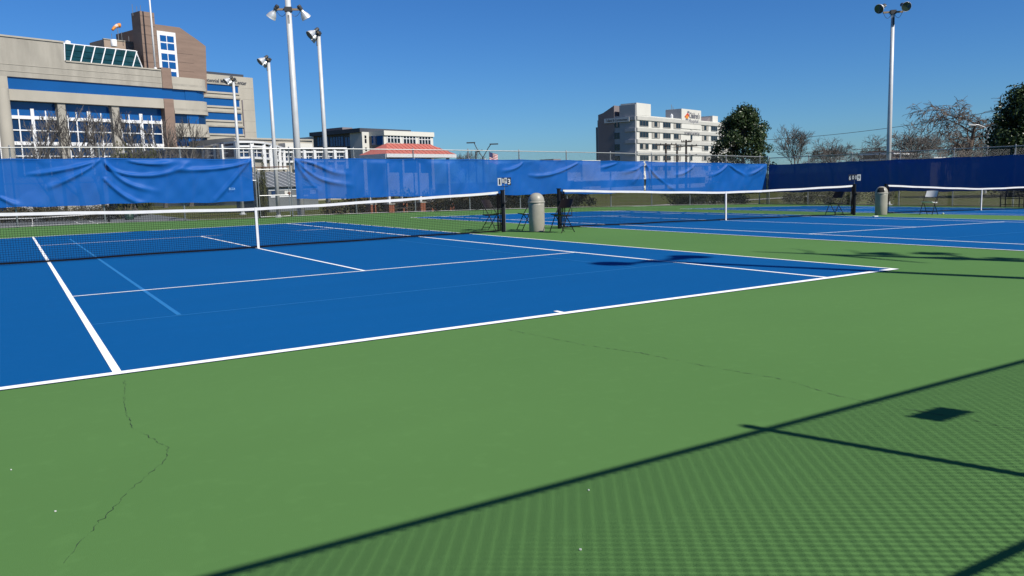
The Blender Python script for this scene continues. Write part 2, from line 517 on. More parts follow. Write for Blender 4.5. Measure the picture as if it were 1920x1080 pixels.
HD, HS, HL, SV = 5.485, 4.115, 11.885, 6.40
CX = [0.0, 14.6, 29.2]
for ci, cx in enumerate(CX):
    c = sheet(cx-HD, cx+HD, -HL, HL, gz, 0.004, 0.5, 1.0).build('tennis_court', M_blue, smooth=True, kind='structure')
    def ln(x0, y0, x1, y1, wd, m=M_white, dz=0.008, nm='court_line'):
        strip(cx+x0, y0, cx+x1, y1, wd, dz).build(nm, m, c)
    for s in (-1, 1):
        ln(-HD, s*(HL-0.05), HD, s*(HL-0.05), 0.10)                        # baselines
        ln(s*(HD-0.025), -HL+0.10, s*(HD-0.025), HL-0.10, 0.05)           # doubles sidelines
        ln(s*(HS-0.025), -HL+0.10, s*(HS-0.025), HL-0.10, 0.06)           # singles sidelines
        ln(-HS+0.06, s*SV, HS-0.06, s*SV, 0.05)                            # service lines
        ln(0, s*(HL-0.10), 0, s*(HL-0.22), 0.05)                           # centre marks
    ln(0, -SV+0.025, 0, SV-0.025, 0.05)
    for s in (-1, 1):                                                      # junior court in light blue
        ln(s*3.2, -9.12, s*3.2, 9.12, 0.05 if s < 0 else 0.025, M_lblue, 0.0065, 'junior_line')
        ln(-4.05, s*9.16, 4.05, s*9.16, 0.03, M_lblue, 0.0065, 'junior_line')

def crack(pts, wd, seed):
    rnd = random.Random(seed)
    P = []
    for (a, bq) in zip(pts[:-1], pts[1:]):
        n = max(2, int(math.hypot(bq[0]-a[0], bq[1]-a[1])/0.03))
        for i in range(n):
            t = i/n
            P.append((a[0]+(bq[0]-a[0])*t+rnd.uniform(-.010, .010), a[1]+(bq[1]-a[1])*t+rnd.uniform(-.010, .010)))
    b = MB()
    for i, (x, y) in enumerate(P):
        q = P[min(i+1, len(P)-1)]; p = P[max(i-1, 0)]
        dx, dy = q[0]-p[0], q[1]-p[1]; l = math.hypot(dx, dy) or 1
        ww = wd*rnd.uniform(0.1, 1.0)*(1.0 if rnd.random() > .3 else 0.08)
        b.v += [(x-dy/l*ww/2, y+dx/l*ww/2, 0.0035), (x+dy/l*ww/2, y-dx/l*ww/2, 0.0035)]
    b.f = [(2*i, 2*i+1, 2*i+3, 2*i+2) for i in range(len(P)-1)]
    return b
crack([(-4.07,-12.09),(-4.17,-12.93),(-4.18,-13.45),(-4.07,-13.97),(-4.11,-14.16),(-4.32,-14.51),(-4.40,-14.69),(-4.56,-15.02),(-4.64,-15.21)], 0.0042, 3).build('pavement_crack', M_crack, kind='structure')
crack([(-.91,-12.2),(-.78,-13.24),(-.64,-13.73),(-.59,-14.26),(-.46,-14.95),(-.52,-15.41),(-.47,-15.82),(-.39,-16.11),(-.38,-16.35),(-.30,-17.2)], 0.0075, 5).build('pavement_crack', M_crack, kind='structure')

for (sx, sy, lab) in ((-4.78,-13.86,'tiny white paper scrap on green pavement at the left edge'),(-4.62,-14.60,'tiny white paper scrap just below the left crack'),
                      (-2.64,-15.74,'tiny white speck in the fence shadow, the farther of two'),(-3.01,-16.18,'tiny white speck in the fence shadow, the nearer of two')):
    s = MB()
    pts = [(0.006*math.cos(a)*random.uniform(.5, 1), 0.006*math.sin(a)*random.uniform(.5, 1)) for a in [k*1.05 for k in range(6)]]
    s.prism(pts, 0, 0.004).build('paper_scrap', M_speck, label=lab, cat='litter', group='white scraps on the pavement', loc=(sx, sy, 0.002))
p = on_z(1641, 408.5, gz(21, -2)); 
s = MB(); s.prism([(-.11,-.05),(.0,-.08),(.12,-.03),(.10,.05),(-.02,.07),(-.12,.03)], 0, 0.03)
s.build('paper_scrap', M_speck, label='crumpled white paper on the line in front of the far trash can', cat='litter', group='white scraps on the pavement', loc=(p[0], p[1], gz(p[0], p[1])+0.012))

# ------------------------------------------------------------------ nets
def make_net(cx, cy, zf, label, first=True):
    t = thing('tennis_net', label, 'net', (cx, cy, zf(cx, cy)), 0, 'tennis nets')
    z0 = zf(cx, cy)
    def g(x): return zf(cx+x, cy)-z0
    def top(x): return (0.914 + (1.07-0.914)*(abs(x)/6.4)**1.3)
    for s in (-1, 1):
        pb = MB(); pb.tube([(s*6.4, 0, g(s*6.4)-0.02), (s*6.4, 0, g(s*6.4)+1.09)], 0.052, 10)
        p = pb.build('net_post', M_npost, t, smooth=False)
        cb = MB(); cb.box(s*6.4-0.05, s*6.4+0.05, -0.05, 0.05, g(s*6.4)+1.09, g(s*6.4)+1.105)
        cb.build('post_cap', M_npost, p)
        MB().tube([(s*6.4, -0.045, g(s*6.4)+0.75), (s*6.4, -0.10, g(s*6.4)+0.75)], 0.03, 8).build('winch', M_npost, p)
        MB().tube([(s*6.4, -0.09, g(s*6.4)+0.75), (s*6.4+0.09, -0.09, g(s*6.4)+0.82)], 0.012, 6).build('crank_handle', M_npost, p)
    XE = 6.32
    nb = MB(); pitch = 0.046; r = 0.0028
    n = int(2*XE/pitch)
    for i in range(n+1):
        x = -XE+2*XE*i/n
        nb.tube([(x, 0, g(x)+0.02), (x, 0, g(x)+top(x)-0.03)], r, 3, False)
    for k in range(22):
        pts = []
        for i in range(41):
            x = -XE+2*XE*i/40
            f = (k+0.5)/22
            pts.append((x, 0.012*math.sin(x*2.3+k), g(x)+0.02+(top(x)-0.06)*f))
        nb.tube(pts, r, 3, False)
    nb.build('net_mesh', M_cord, t, kind='stuff')
    bb = MB(); bt = MB()
    N = 64
    for (bld, zz, hh, th) in ((bb, 0.0, 0.062, 0.011), (bt, None, 0.035, 0.008)):
        for i in range(N+1):
            x = -XE+0.06+(2*XE-0.12)*i/N
            zt = g(x)+top(x)+0.004*math.sin(x*3.1) if zz is not None else g(x)+0.06+0.006*math.sin(x*2.1)
            for (yy, dz) in ((-th, 0), (th, 0), (th, -hh), (-th, -hh)):
                bld.v.append((x, yy, zt+dz))
        for i in range(N):
            for k in range(4):
                a = i*4+k; c2 = i*4+(k+1) % 4
                bld.f.append((a, c2, c2+4, a+4))
        bld.f += [(3, 2, 1, 0), (N*4, N*4+1, N*4+2, N*4+3)]
    bb.build('top_band', M_band, t); bt.build('bottom_band', M_cord, t)
    kb = MB(); pts = [(x, 0, g(x)+top(x)-0.006) for x in np.linspace(-6.4, 6.4, 40)]
    pts = [(-6.4, 0, g(-6.4)+1.08)]+pts[1:-1]+[(6.4, 0, g(6.4)+1.08)]
    kb.tube(pts, 0.005, 5).build('headline_cable', M_npost, t)
    sb = MB(); sb.box(-0.026, 0.026, -0.017, 0.017, 0.012, 0.918); sb.build('center_strap', M_band, t)
    for s in (-1, 1):                                   # slack end of the net gathered against the post
        gb_ = MB()
        for k in range(7):
            xx = s*(6.33-0.018*k)
            gb_.tube([(xx, 0.02*math.sin(k*2.1), g(xx)+0.03), (xx+s*0.01*math.sin(k), 0.025*math.cos(k*1.7), g(xx)+0.5), (xx, 0.02*math.sin(k), g(xx)+1.02)], 0.011, 4)
        gb_.build('gathered_net', M_cord, t, kind='stuff')
    for s in (-1, 1):
        lb = MB()
        for k in range(6):
            zz = g(s*6.35)+0.12+k*0.16
            lb.tube([(s*6.40, -0.045, zz), (s*6.30, 0, zz+0.03)], 0.004, 4)
        lb.build('lacing', M_cord, t, kind='stuff')
    return t
make_net(0, 0, gz, 'nearest tennis net with white band crossing the left half of the picture')
make_net(14.6, 0, gz, 'tennis net between the two beige trash cans')
make_net(29.2, 0, gz, 'tennis net at the right edge beyond the second trash can')

# ------------------------------------------------------------------ chain link fences
def chain(L, H, z0=0.03, pitch=0.0707, r=0.0019, zoff=None, n=3):
    """diagonal wires on the local xz plane, x 0..L, z z0..H"""
    b = MB(); h = H-z0
    k = -h
    segs = []
    while k < L:
        for sgn in (1, -1):
            a0 = max(0, k); a1 = min(L, k+h)
            if a1 - a0 > 0.01:
                if sgn == 1: p, q = (a0, z0+(a0-k)), (a1, z0+(a1-k))
                else: p, q = (a0, H-(a0-k)), (a1, H-(a1-k))
                segs.append((p, q, 0.002*sgn))
        k += pitch
    for p, q, yo in segs:
        m = max(1, int((q[0]-p[0])/1.6)) if zoff else 1
        pts = []
        for i in range(m+1):
            x = p[0]+(q[0]-p[0])*i/m; z = p[1]+(q[1]-p[1])*i/m
            pts.append((x, yo, z+(zoff(x) if zoff else 0)))
        b.tube(pts, r, n, False)
    return b

def fence(label, p0, p1, H, posts, zf, rails=(1.0,), n=3, rust=None, rz_r=0.0019, pitch=0.0707):
    L = math.hypot(p1[0]-p0[0], p1[1]-p0[1]); an = math.atan2(p1[1]-p0[1], p1[0]-p0[0])
    z0 = zf(*p0)
    t = thing('chain_link_fence', label, 'fence', (p0[0], p0[1], z0), an, 'chain link fences round the courts')
    def zo(s):
        return zf(p0[0]+(p1[0]-p0[0])*s/L, p0[1]+(p1[1]-p0[1])*s/L)-z0
    for s in posts:
        pb = MB(); zz = zo(s)
        pb.tube([(s, 0.045, zz-0.06), (s, 0.045, zz+H+0.05)], 0.032, 8)
        pb.lathe([(0.0, H+0.10), (0.028, H+0.085), (0.038, H+0.05), (0.032, H+0.045)], 8, (s, 0.045, zz))
        m = M_rust if rust and abs(s-rust) < 0.2 else M_galv
        pb.build('fence_post', m, t, smooth=False)
    for k, f in enumerate(rails):
        rb = MB()
        rb.tube([(s, 0.012, zo(s)+H*f) for s in np.linspace(0, L, max(2, int(L/2)))], 0.022 if f > .9 else 0.018, 8)
        rb.build('top_rail' if f > .9 else 'mid_rail', M_galv, t)
    bb = MB(); bb.tube([(s, -0.004, zo(s)+0.045) for s in np.linspace(0, L, max(2, int(L/2)))], 0.012, 5)
    bb.build('bottom_rail', M_galv, t)
    chain(L, H+0.03, 0.03, pitch=pitch, r=rz_r, zoff=zo, n=n).build('chain_link_mesh', M_wire, t, kind='stuff')
    return t, zo
FH = 3.05
XG0, XG1 = 4.72, 6.28           # gate opening
xl = [XG0-3.05*k for k in range(7)]
tL, zoL = fence('chain link fence behind the left blue windscreen, ending at the gate', (XG0-3.05*6-.1, YF), (XG0, YF), FH, [x-(XG0-3.05*6-.1) for x in xl], gz, (1.0, 0.55))
nb_ = int((XF-XG1)/3.05)
tR, zoR = fence('chain link fence behind the long blue windscreens, from the gate to the far corner', (XG1, YF), (XF, YF), FH, [3.05*k for k in range(nb_+1)]+[XF-XG1], gz, (1.0,), rust=0.0)
ylist = [36.0*i/12 for i in range(13)]
tS, zoS = fence('chain link fence behind the shaded navy windscreen along the right side', (XF+0.08, YF), (XF+0.08, YN+1), 2.98, [3.05*k for k in range(12)], gz, (1.0,))
# the near fence: right behind the camera, its shadow falls into the picture
tN, zoN = fence('chain link fence at the near end of the courts', (-9.54, YN-0.004), (11.86, YN-0.004), FH, [3.05*k for k in range(8)], lambda x, y: 0.0, (1.0, 0.5), rz_r=0.0037, pitch=0.066)
# its posts stand at x = -9.54, -6.49, -3.44, -0.39, ...
sg = MB(); sg.box(0.31, 0.625, YN-0.035, YN-0.028, 2.61, 2.785)
sg.build('fence_sign', M_fascia, label='small rectangular sign wired high on the near fence', cat='sign')

# gate
gt = thing('fence_gate', 'narrow chain link gate with grey frame between two blue windscreens', 'gate', (XG0, YF, gz(XG0, YF)))
GW = XG1-XG0; GZ = gz(XG1, YF)-gz(XG0, YF)
for (a, bq) in (((0.10, 0.06), (0.10, 2.15)), ((GW-0.12, 0.06), (GW-0.12, 2.15)), ((0.10, 2.15), (GW-0.12, 2.15)), ((0.10, 0.06), (GW-0.12, 0.06)), ((0.10, 1.0), (GW-0.12, 1.0))):
    MB().tube([(a[0], 0, a[1]), (bq[0], 0, bq[1])], 0.02, 8).build('gate_frame', M_galv, gt)
MB().tube([(0, 0.045, 2.25), (GW, 0.045, 2.25)], 0.022, 8).build('header_bar', M_rust, gt)
MB().tube([(0, 0.012, FH), (GW, 0.012, FH+GZ)], 0.022, 8).build('top_rail', M_galv, gt)
chain(GW-0.24, 2.14, 0.07).build('chain_link_mesh', M_wire, gt, kind='stuff', loc=(0.11, 0, 0))
chain(GW, FH, 2.26).build('upper_mesh', M_wire, gt, kind='stuff')
lb = MB(); lb.box(GW-0.20, GW-0.02, -0.03, 0.03, 1.05, 1.10); lb.box(GW-0.14, GW-0.10, -0.05, 0.05, 0.98, 1.14); lb.build('latch', M_rust, gt)

# ------------------------------------------------------------------ windscreens
def windscreen(label, p0, p1, zb, zt, folds, zf, seed, ties, amp=0.092, wd=0.085, outward=-1, material=None):
    """cloth panel from p0 to p1; folds = list of polylines in (s,z)"""
    L = math.hypot(p1[0]-p0[0], p1[1]-p0[1]); an = math.atan2(p1[1]-p0[1], p1[0]-p0[0]); z0 = zf(*p0)
    t = thing('windscreen', label, 'windscreen', (p0[0], p0[1], z0), an, 'blue windscreens on the fences')
    ns = int(L/0.055); nz = 38
    s = np.linspace(0, L, ns+1); f = np.linspace(0, 1, nz+1)
    S, Fm = np.meshgrid(s, f)
    zo = np.array([zf(p0[0]+(p1[0]-p0[0])*a/L, p0[1]+(p1[1]-p0[1])*a/L)-z0 for a in s])
    rnd = np.random.RandomState(seed)
    # scalloped hem between ties
    sag = np.zeros_like(s)
    for a, c in zip(ties[:-1], ties[1:]):
        m = (s >= a) & (s <= c); tt = (s[m]-a)/(c-a)
        sag[m] = -0.035*4*tt*(1-tt)*min(1, (c-a)/2.5)
    hem = 0.02*np.sin(s*1.3+seed) + 0.012*np.sin(s*4.1+1)
    ZT = zt+sag; ZB = zb+hem
    Z = ZB[None, :]*(1-Fm)+ZT[None, :]*Fm
    D = np.zeros_like(S)
    for k in range(5):                                  # slack
        D += 0.022*np.sin(S*rnd.uniform(.5, 2.4)+Z*rnd.uniform(-2.5, 2.5)+rnd.uniform(0, 6))
    for k in range(4):
        D += 0.006*np.sin(S*rnd.uniform(4, 11)+Z*rnd.uniform(-9, 9)+rnd.uniform(0, 6))
    for fo in folds:
        pl = np.array(fo, float)
        # resample smoothly
        tt = np.linspace(0, 1, len(pl)); t2 = np.linspace(0, 1, 24)
        if len(pl) >= 3:
            q = np.stack([np.polyval(np.polyfit(tt, pl[:, i], min(3, len(pl)-1)), t2) for i in (0, 1)], 1)
        else:
            q = np.stack([np.interp(t2, tt, pl[:, i]) for i in (0, 1)], 1)
        best = np.full(S.shape, 1e9); tb = np.zeros(S.shape); sd = np.zeros(S.shape)
        for i in range(len(q)-1):
            ax, az = q[i]; bx, bz = q[i+1]; dx, dz = bx-ax, bz-az; l2 = dx*dx+dz*dz+1e-9
            u = np.clip(((S-ax)*dx+(Z-az)*dz)/l2, 0, 1)
            ds = np.hypot(S-ax-u*dx, Z-az-u*dz)
            m = ds < best
            best = np.where(m, ds, best); tb = np.where(m, (i+u)/(len(q)-1), tb)
        wv = wd*(0.45+0.9*tb)
        D += amp*np.exp(-(best/wv)**2)*np.clip(1.15-tb**3, 0, 1)
    # held against the fence at the top hem
    D = D*np.clip((1-Fm)*9, 0.12, 1)
    D = np.maximum(D, -0.03)
    b = MB()
    Y = outward*(0.05+D)
    V = np.stack([S, Y, Z+zo[None, :]], 2).reshape(-1, 3)
    b.v = [tuple(r) for r in V.tolist()]
    w_ = ns+1
    b.f = [(j*w_+i, j*w_+i+1, (j+1)*w_+i+1, (j+1)*w_+i) for j in range(nz) for i in range(ns)]
    b.build('mesh_cloth', material or M_screen, t, smooth=True)
    hb = MB()                                            # doubled hems, 3 mm proud
    for (j, dz) in ((nz, -0.045), (0, 0.045)):
        n0 = len(hb.v)
        for i in range(ns+1):
            y = Y[j, i]+outward*0.006
            z = Z[j, i]+zo[i]
            hb.v += [(s[i], y, z), (s[i], y, z+dz)]
        hb.f += [(n0+2*i, n0+2*i+1, n0+2*i+3, n0+2*i+2) for i in range(ns)]
    hb.build('hem', material or M_screen, t, smooth=True)
    for a in ties:
        zz = zt+float(np.interp(a, s, zo))
        MB().tube([(a, outward*0.055, zz-0.03), (a, outward*0.02, zz+0.05), (a, 0.02, zz+0.02)], 0.006, 5).build('tie', M_band, t)
    return t

def pxfold(pts, x0, ys, zf):
    out = []
    for (u, v) in pts:
        p = on_y(u, v, ys); out.append((p[0]-x0, p[2]-gz(x0, YF)-(gz(p[0], YF)-gz(x0, YF))))
    return out
YS = YF-0.06
ZB, ZT = 0.78, 2.64
def zl(zx, zy): return (zx/4, 260+zy/4)
def zm(zx, zy): return (440+zx/4, 220+zy/4)
def zc(zx, zy): return (860+zx/5.4, 260+zy/5.4)
def zr(zx, zy): return (1000+zx/4, 280+zy/4)
xA = XG0-3.05*6
XL1 = on_y(473, 330, YS)[0]
fl = [[zl(*p) for p in q] for q in (
    [(750,155),(560,215),(300,260),(60,272)], [(740,165),(600,260),(430,340),(360,365)],
    [(780,165),(900,250),(1090,285),(1300,240),(1420,160)], [(790,185),(900,300),(1020,360),(1180,395)],
    [(780,300),(950,440),(1100,490)], [(1870,158),(1700,215),(1450,235),(1300,228)], [(1870,165),(1780,270),(1650,420),(1590,468)],
    [(0,440),(80,478),(150,505)], [(960,165),(1150,190),(1300,170)])]
windscreen('blue mesh windscreen with deep swag folds, left of the gate', (xA, YS), (XL1, YS), ZB, ZT, [pxfold(q, xA, YS, gz) for q in fl], gz, 3,
           [0.05]+[x-xA for x in sorted(xl) if 0.2 < x-xA < XL1-xA-0.3]+[XL1-xA-0.05], material=M_screen3)
XR0 = on_y(553, 330, YS)[0]; XR1 = on_y(1206, 330, YS)[0]
fm = [[zm(*p) for p in q] for q in ([(455,318),(620,360),(720,405),(860,425)], [(455,322),(600,440),(720,485),(880,510)], [(460,330),(520,430),(640,560)])]
fm += [[zc(*p) for p in q] for q in ([(1200,245),(1050,320),(850,375),(660,352)], [(640,245),(560,300),(420,330)])]
fm += [[zr(*p) for p in q] for q in ([(818,105),(760,150),(660,175)], [(820,108),(775,200),(735,260)], [(620,105),(560,125),(490,140)])]
windscreen('long blue mesh windscreen right of the gate, behind the first trash can', (XR0, YS), (XR1, YS), ZB, ZT-0.02, [pxfold(q, XR0, YS, gz) for q in fm], gz, 8,
           [0.05]+[XG1+3.05*k-XR0 for k in range(1, 7)]+[XR1-XR0-0.05], amp=0.095)
XR2 = XF-0.25
fr = [[zr(*p) for p in q] for q in ([(835,108),(930,210),(1060,305)], [(832,108),(870,200),(880,290)], [(1200,120),(1140,170),(1050,195)], [(1460,115),(1530,165),(1590,200)], [(1450,115),(1390,170),(1310,200)], [(1730,118),(1660,170),(1600,190)])]
windscreen('blue mesh windscreen at the far corner, in front of the white hospital', (XR1+0.12, YS), (XR2, YS), ZB, ZT-0.03, [pxfold(q, XR1+0.12, YS, gz) for q in fr], gz, 12,
           [0.05, 3.0, 6.0, XR2-XR1-0.2], amp=0.095)
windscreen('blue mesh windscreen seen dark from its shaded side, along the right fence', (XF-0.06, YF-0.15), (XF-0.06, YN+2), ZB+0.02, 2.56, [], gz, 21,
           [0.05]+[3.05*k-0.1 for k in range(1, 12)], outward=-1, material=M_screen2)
pl = MB(); p = on_y(435.5, 354, YS-0.14)
me = text_mesh('ECCA', 0.09, 0.25); link('printed_label', me, mat('label_pale_blue', (0.35, 0.55, 0.75), 0.6), label='small pale printed tag near the lower right of the left windscreen', cat='tag', loc=(p[0]-0.13, YS-0.135, p[2]-0.045))

# ------------------------------------------------------------------ trash cans
def trash_can(label, x, y, rz):
    t = thing('trash_can', label, 'trash can', (x, y, gz(x, y)), rz, 'beige dome top trash cans')
    MB().lathe([(0.0, 0.005), (0.196, 0.005), (0.202, 0.02), (0.204, 0.40), (0.207, 0.70), (0.208, 0.745), (0.0, 0.745)], 40).build('body', M_can, t, smooth=True)
    MB().lathe([(0.202, 0.742), (0.218, 0.747), (0.222, 0.765), (0.218, 0.785), (0.206, 0.79)], 40).build('rim', M_can, t, smooth=True)
    # dome with an opening on one side
    d = MB(); n, mrow = 40, 14
    for j in range(mrow+1):
        a = j/mrow*math.pi/2
        rr = 0.208*math.cos(a)**0.85 if j < mrow else 0.0005; zz = 0.785+0.225*math.sin(a)
        for k in range(n):
            th = 2*math.pi*k/n
            d.v.append((rr*math.cos(th), rr*math.sin(th), zz))
    for j in range(mrow):
        for k in range(n):
            th = 2*math.pi*(k+.5)/n
            if 1 <= j < 9 and abs((th+math.pi) % (2*math.pi)-math.pi) < 0.62: continue
            d.f.append((j*n+k, j*n+(k+1) % n, (j+1)*n+(k+1) % n, (j+1)*n+k))
    dm = d.build('dome_lid', M_can, t, smooth=True)
    f = MB()
    for j in range(9):
        a = (0.8+j)/mrow*math.pi/2
        for k in range(9):
            th = -0.70+1.40*k/8
            rr = 0.190*math.cos(a)**0.85
            f.v.append((rr*math.cos(th), rr*math.sin(th), 0.785+0.208*math.sin(a)))
    f.f = [(j*9+k, j*9+k+1, (j+1)*9+k+1, (j+1)*9+k) for j in range(8) for k in range(8)]
    f.build('push_flap', M_dark if rz > 2 else M_can, dm, smooth=True)  # the dark version stands in for the shade inside the opening
    return t
p = on_z(1007, 434.5); trash_can('beige dome top trash can between the nearest net and the middle net', p[0], p[1], R(75))
trash_can('beige dome top trash can with its dark opening showing, beside the white chair', 21.75, -0.55, R(205))

# ------------------------------------------------------------------ folding chairs
def folding_chair(label, x, y, rz, mp):
    """faces local +x; backrest at -x"""
    t = thing('folding_chair', label, 'chair', (x, y, gz(x, y)), rz, 'folding chairs beside the nets')
    W = 0.215
    for s in (-1, 1):
        MB().tube([(0.26, s*W, 0.0), (0.05, s*W, 0.42), (-0.10, s*W, 0.66), (-0.20, s*W*0.98, 0.83)], 0.012, 8).build('front_leg', M_chairf, t)
        MB().tube([(-0.24, s*(W-0.03), 0.0), (0.06, s*(W-0.03), 0.43)], 0.011, 8).build('rear_leg', M_chairf, t)
        MB().tube([(-0.14, s*(W-0.015), 0.60), (-0.13, s*(W-0.015), 0.45)], 0.007, 6).build('brace', M_chairf, t)
    MB().tube([(0.19, -W, 0.14), (0.19, W, 0.14)], 0.008, 6).build('front_stretcher', M_chairf, t)
    MB().tube([(-0.19, -W+.03, 0.075), (-0.19, W-.03, 0.075)], 0.008, 6).build('rear_stretcher', M_chairf, t)
    MB().tube([(-0.10, -W+.03, 0.20), (-0.10, W-.03, 0.20)], 0.008, 6).build('rear_stretcher', M_chairf, t)
    sb = MB()
    for k in range(9):
        f = k/8; xx = -0.17+0.40*f; zz = 0.43+0.018*math.cos(math.pi*(f-0.45)*1.6)*-1+0.025*f
        hw = W-0.012-0.02*abs(f-.5)
        sb.v += [(xx, -hw, zz), (xx, hw, zz), (xx, hw, zz-0.018), (xx, -hw, zz-0.018)]
    for k in range(8):
        for q in range(4):
            a, c2 = k*4+q, k*4+(q+1) % 4
            sb.f.append((a, a+4, c2+4, c2))
    sb.f += [(0, 1, 2, 3), (35, 34, 33, 32)]
    sb.build('seat', mp, t)
    bk = MB()
    N = 8
    for k in range(N+1):
        f = k/N; yy = -W+0.004+(2*W-0.008)*f; bow = -0.045*math.sin(math.pi*f)
        for (zz, xx) in ((0.63, -0.085), (0.83, -0.195)):
            bk.v += [(xx+bow+0.008, yy, zz+0.012*math.sin(math.pi*f)*(1 if zz > .7 else -1)), (xx+bow-0.008, yy, zz)]
    for k in range(N):
        a = k*4
        bk.f += [(a, a+4, a+6, a+2), (a+1, a+3, a+7, a+5), (a+2, a+6, a+7, a+3), (a, a+1, a+5, a+4)]
    bk.f += [(0, 2, 3, 1), (N*4, N*4+1, N*4+3, N*4+2)]
    bk.build('backrest', mp, t)
    return t
folding_chair('dark folding chair seen through the nearest net beside its post', 6.62, 0.98, R(-62), M_chairb)
folding_chair('dark folding chair half hidden behind the first trash can', 7.24, 0.10, R(168), M_chairb)
folding_chair('dark brown folding chair right of the first trash can, under the net', 7.28, -1.46, R(190), M_chairb)
folding_chair('dark folding chair behind the middle net, left of the far net post', 20.15, 0.15, R(172), M_chairb)
folding_chair('white seated folding chair right of the far trash can', 23.05, -1.55, R(186), M_chairw)
bm = MB().lathe([(0.0005, -0.033), (0.02, -0.027), (0.033, 0), (0.02, 0.027), (0.0005, 0.033)], 10)
bm.build('tennis_ball', mat('ball_white', (0.7, 0.72, 0.55), 0.9), smooth=True, label='pale tennis ball by the leg of the white chair', cat='ball', loc=(23.4, -1.85, gz(23.4, -1.85)+0.033))

# ------------------------------------------------------------------ scoreboards on the net posts
def scoreboard(label, x, y, zc_, rz, cards, Wt, Ht):
    t = thing('scoreboard', label, 'scoreboard', (x, y, gz(x, y)), rz, 'flip scoreboards on the net posts')
    MB().tube([(0, 0.02, 0.02), (0, 0.02, zc_+Ht/2)], 0.008, 8).build('rod', M_galv, t)
    MB().box(-Wt*0.28, Wt*0.28, 0.0, 0.04, zc_-Ht*0.68, zc_-Ht*0.62).build('bracket', M_npost, t)
    MB().tube([(-Wt/2, 0.0, zc_+Ht/2), (Wt/2, 0.0, zc_+Ht/2)], 0.005, 6).build('ring_bar', M_npost, t)
    x0 = -Wt/2
    for (txt, wf, hf, bg, fg) in cards:
        wdt = Wt*wf
        c = MB().box(x0+0.004, x0+wdt-0.004, -0.006, 0.0, zc_+Ht/2-Ht*hf, zc_+Ht/2-0.004).build('number_card', bg, t)
        hh = Ht*hf*0.72
        me = text_mesh(txt, hh, wdt*0.62 if txt != '1' else wdt*0.36, bold=0.015)
        o = link('digit', me, fg, c); o.location = (x0+wdt*(0.19 if txt != '1' else 0.32), -0.009, zc_+Ht/2-Ht*hf+Ht*hf*0.13)
        x0 += wdt
    return t
M_cardw = mat('card_white', (0.62, 0.64, 0.62), 0.6); M_cardk = mat('card_navy', (0.012, 0.018, 0.035), 0.5); M_digw = mat('digit_white', (0.75, 0.75, 0.72), 0.6)
scoreboard('flip scoreboard reading 1 and 3 above the nearest net post', 6.50, 0.05, 1.32, R(-22), (('1', .3, 1, M_cardw, M_cardk), ('1', .2, .75, M_cardk, M_digw), ('9', .2, .75, M_cardw, M_cardk), ('3', .3, 1, M_cardk, M_digw)), 0.36, 0.20)
scoreboard('flip scoreboard against the dark windscreen above the middle net\'s far post', 21.05, 0.05, 1.33, R(-40), (('6', .25, 1, M_cardk, M_cardw), ('0', .25, .9, M_cardk, M_cardw), ('0', .2, .9, M_cardk, M_cardw), ('9', .3, 1, M_cardw, M_cardk)), 0.42, 0.22)

# ------------------------------------------------------------------ bench
def bench(x, y, rz):
    t = thing('park_bench', 'black slatted metal bench against the right fence', 'bench', (x, y, gz(x, y)), rz)
    L = 1.8
    for xx in (0.03, L/2, L-0.03):
        b = MB(); b.tube([(xx, -0.22, 0), (xx, -0.22, 0.62)], 0.025, 6); b.tube([(xx, 0.22, 0), (xx, 0.22, 0.44), (xx, 0.34, 0.88)], 0.025, 6)
        b.tube([(xx, -0.24, 0.62), (xx, 0.27, 0.62)], 0.025, 6); b.tube([(xx, -0.22, 0.14), (xx, 0.22, 0.14)], 0.018, 6)
        b.build('leg_frame', M_bench, t)
    for k in range(7):
        MB().box(0, L, -0.24+k*0.068, -0.24+k*0.068+0.05, 0.42, 0.445).build('seat_slat', M_bench, t)
    for zz, yy in ((0.50, 0.245), (0.86, 0.335)):
        MB().tube([(0, yy, zz), (L, yy, zz)], 0.022, 6).build('back_rail', M_bench, t)
    n = 26
    for k in range(n):
        xx = 0.05+(L-0.1)*k/(n-1)
        MB().tube([(xx, 0.245, 0.50), (xx, 0.335, 0.86)], 0.022, 4).build('back_slat', M_bench, t)
    MB().tube([(0, 0, 0.14), (L, 0, 0.14)], 0.015, 6).build('stretcher', M_bench, t)
pb_ = on_x(1879, 385, XF-0.75)
bench(XF-0.75, pb_[1], R(-90))

# ------------------------------------------------------------------ light poles
def floodlight(t, at, az, el, sz=1.0, visor=False):
    """bell shaped lamp aimed along (az, el); a part of its pole"""
    d = Vector((math.sin(az)*math.cos(el), math.cos(az)*math.cos(el), math.sin(el)))
    q = d.to_track_quat('Z', 'Y').to_matrix()
    a = Vector(at)
    prof = [(0.085, -0.10), (0.10, -0.02), (0.15, 0.06), (0.205, 0.16), (0.245, 0.27), (0.262, 0.36), (0.275, 0.372), (0.265, 0.382)]
    f = MB().lathe([(r*sz, z*sz) for r, z in prof], 24, a, q).build('floodlight', M_alu, t, smooth=True)
    MB().lathe([(0.0005, 0.34*sz), (0.15*sz, 0.345*sz), (0.258*sz, 0.355*sz)], 24, a, q).build('lens', M_lens, f, smooth=True)
    MB().lathe([(0.0005, -0.40*sz), (0.09*sz, -0.39*sz), (0.115*sz, -0.33*sz), (0.115*sz, -0.13*sz), (0.085*sz, -0.10*sz), (0.0005, -0.10*sz)], 14, a, q).build('ballast', M_ball, f)
    yk = MB()
    side = q @ Vector((1, 0, 0))
    yk.tube([a+side*0.13*sz+d*-0.05*sz, a+side*0.16*sz-d*0.2*sz, a-d*0.30*sz+Vector((0, 0, -0.10*sz))], 0.014*sz, 5)
    yk.build('yoke', M_galv, f)
    return f

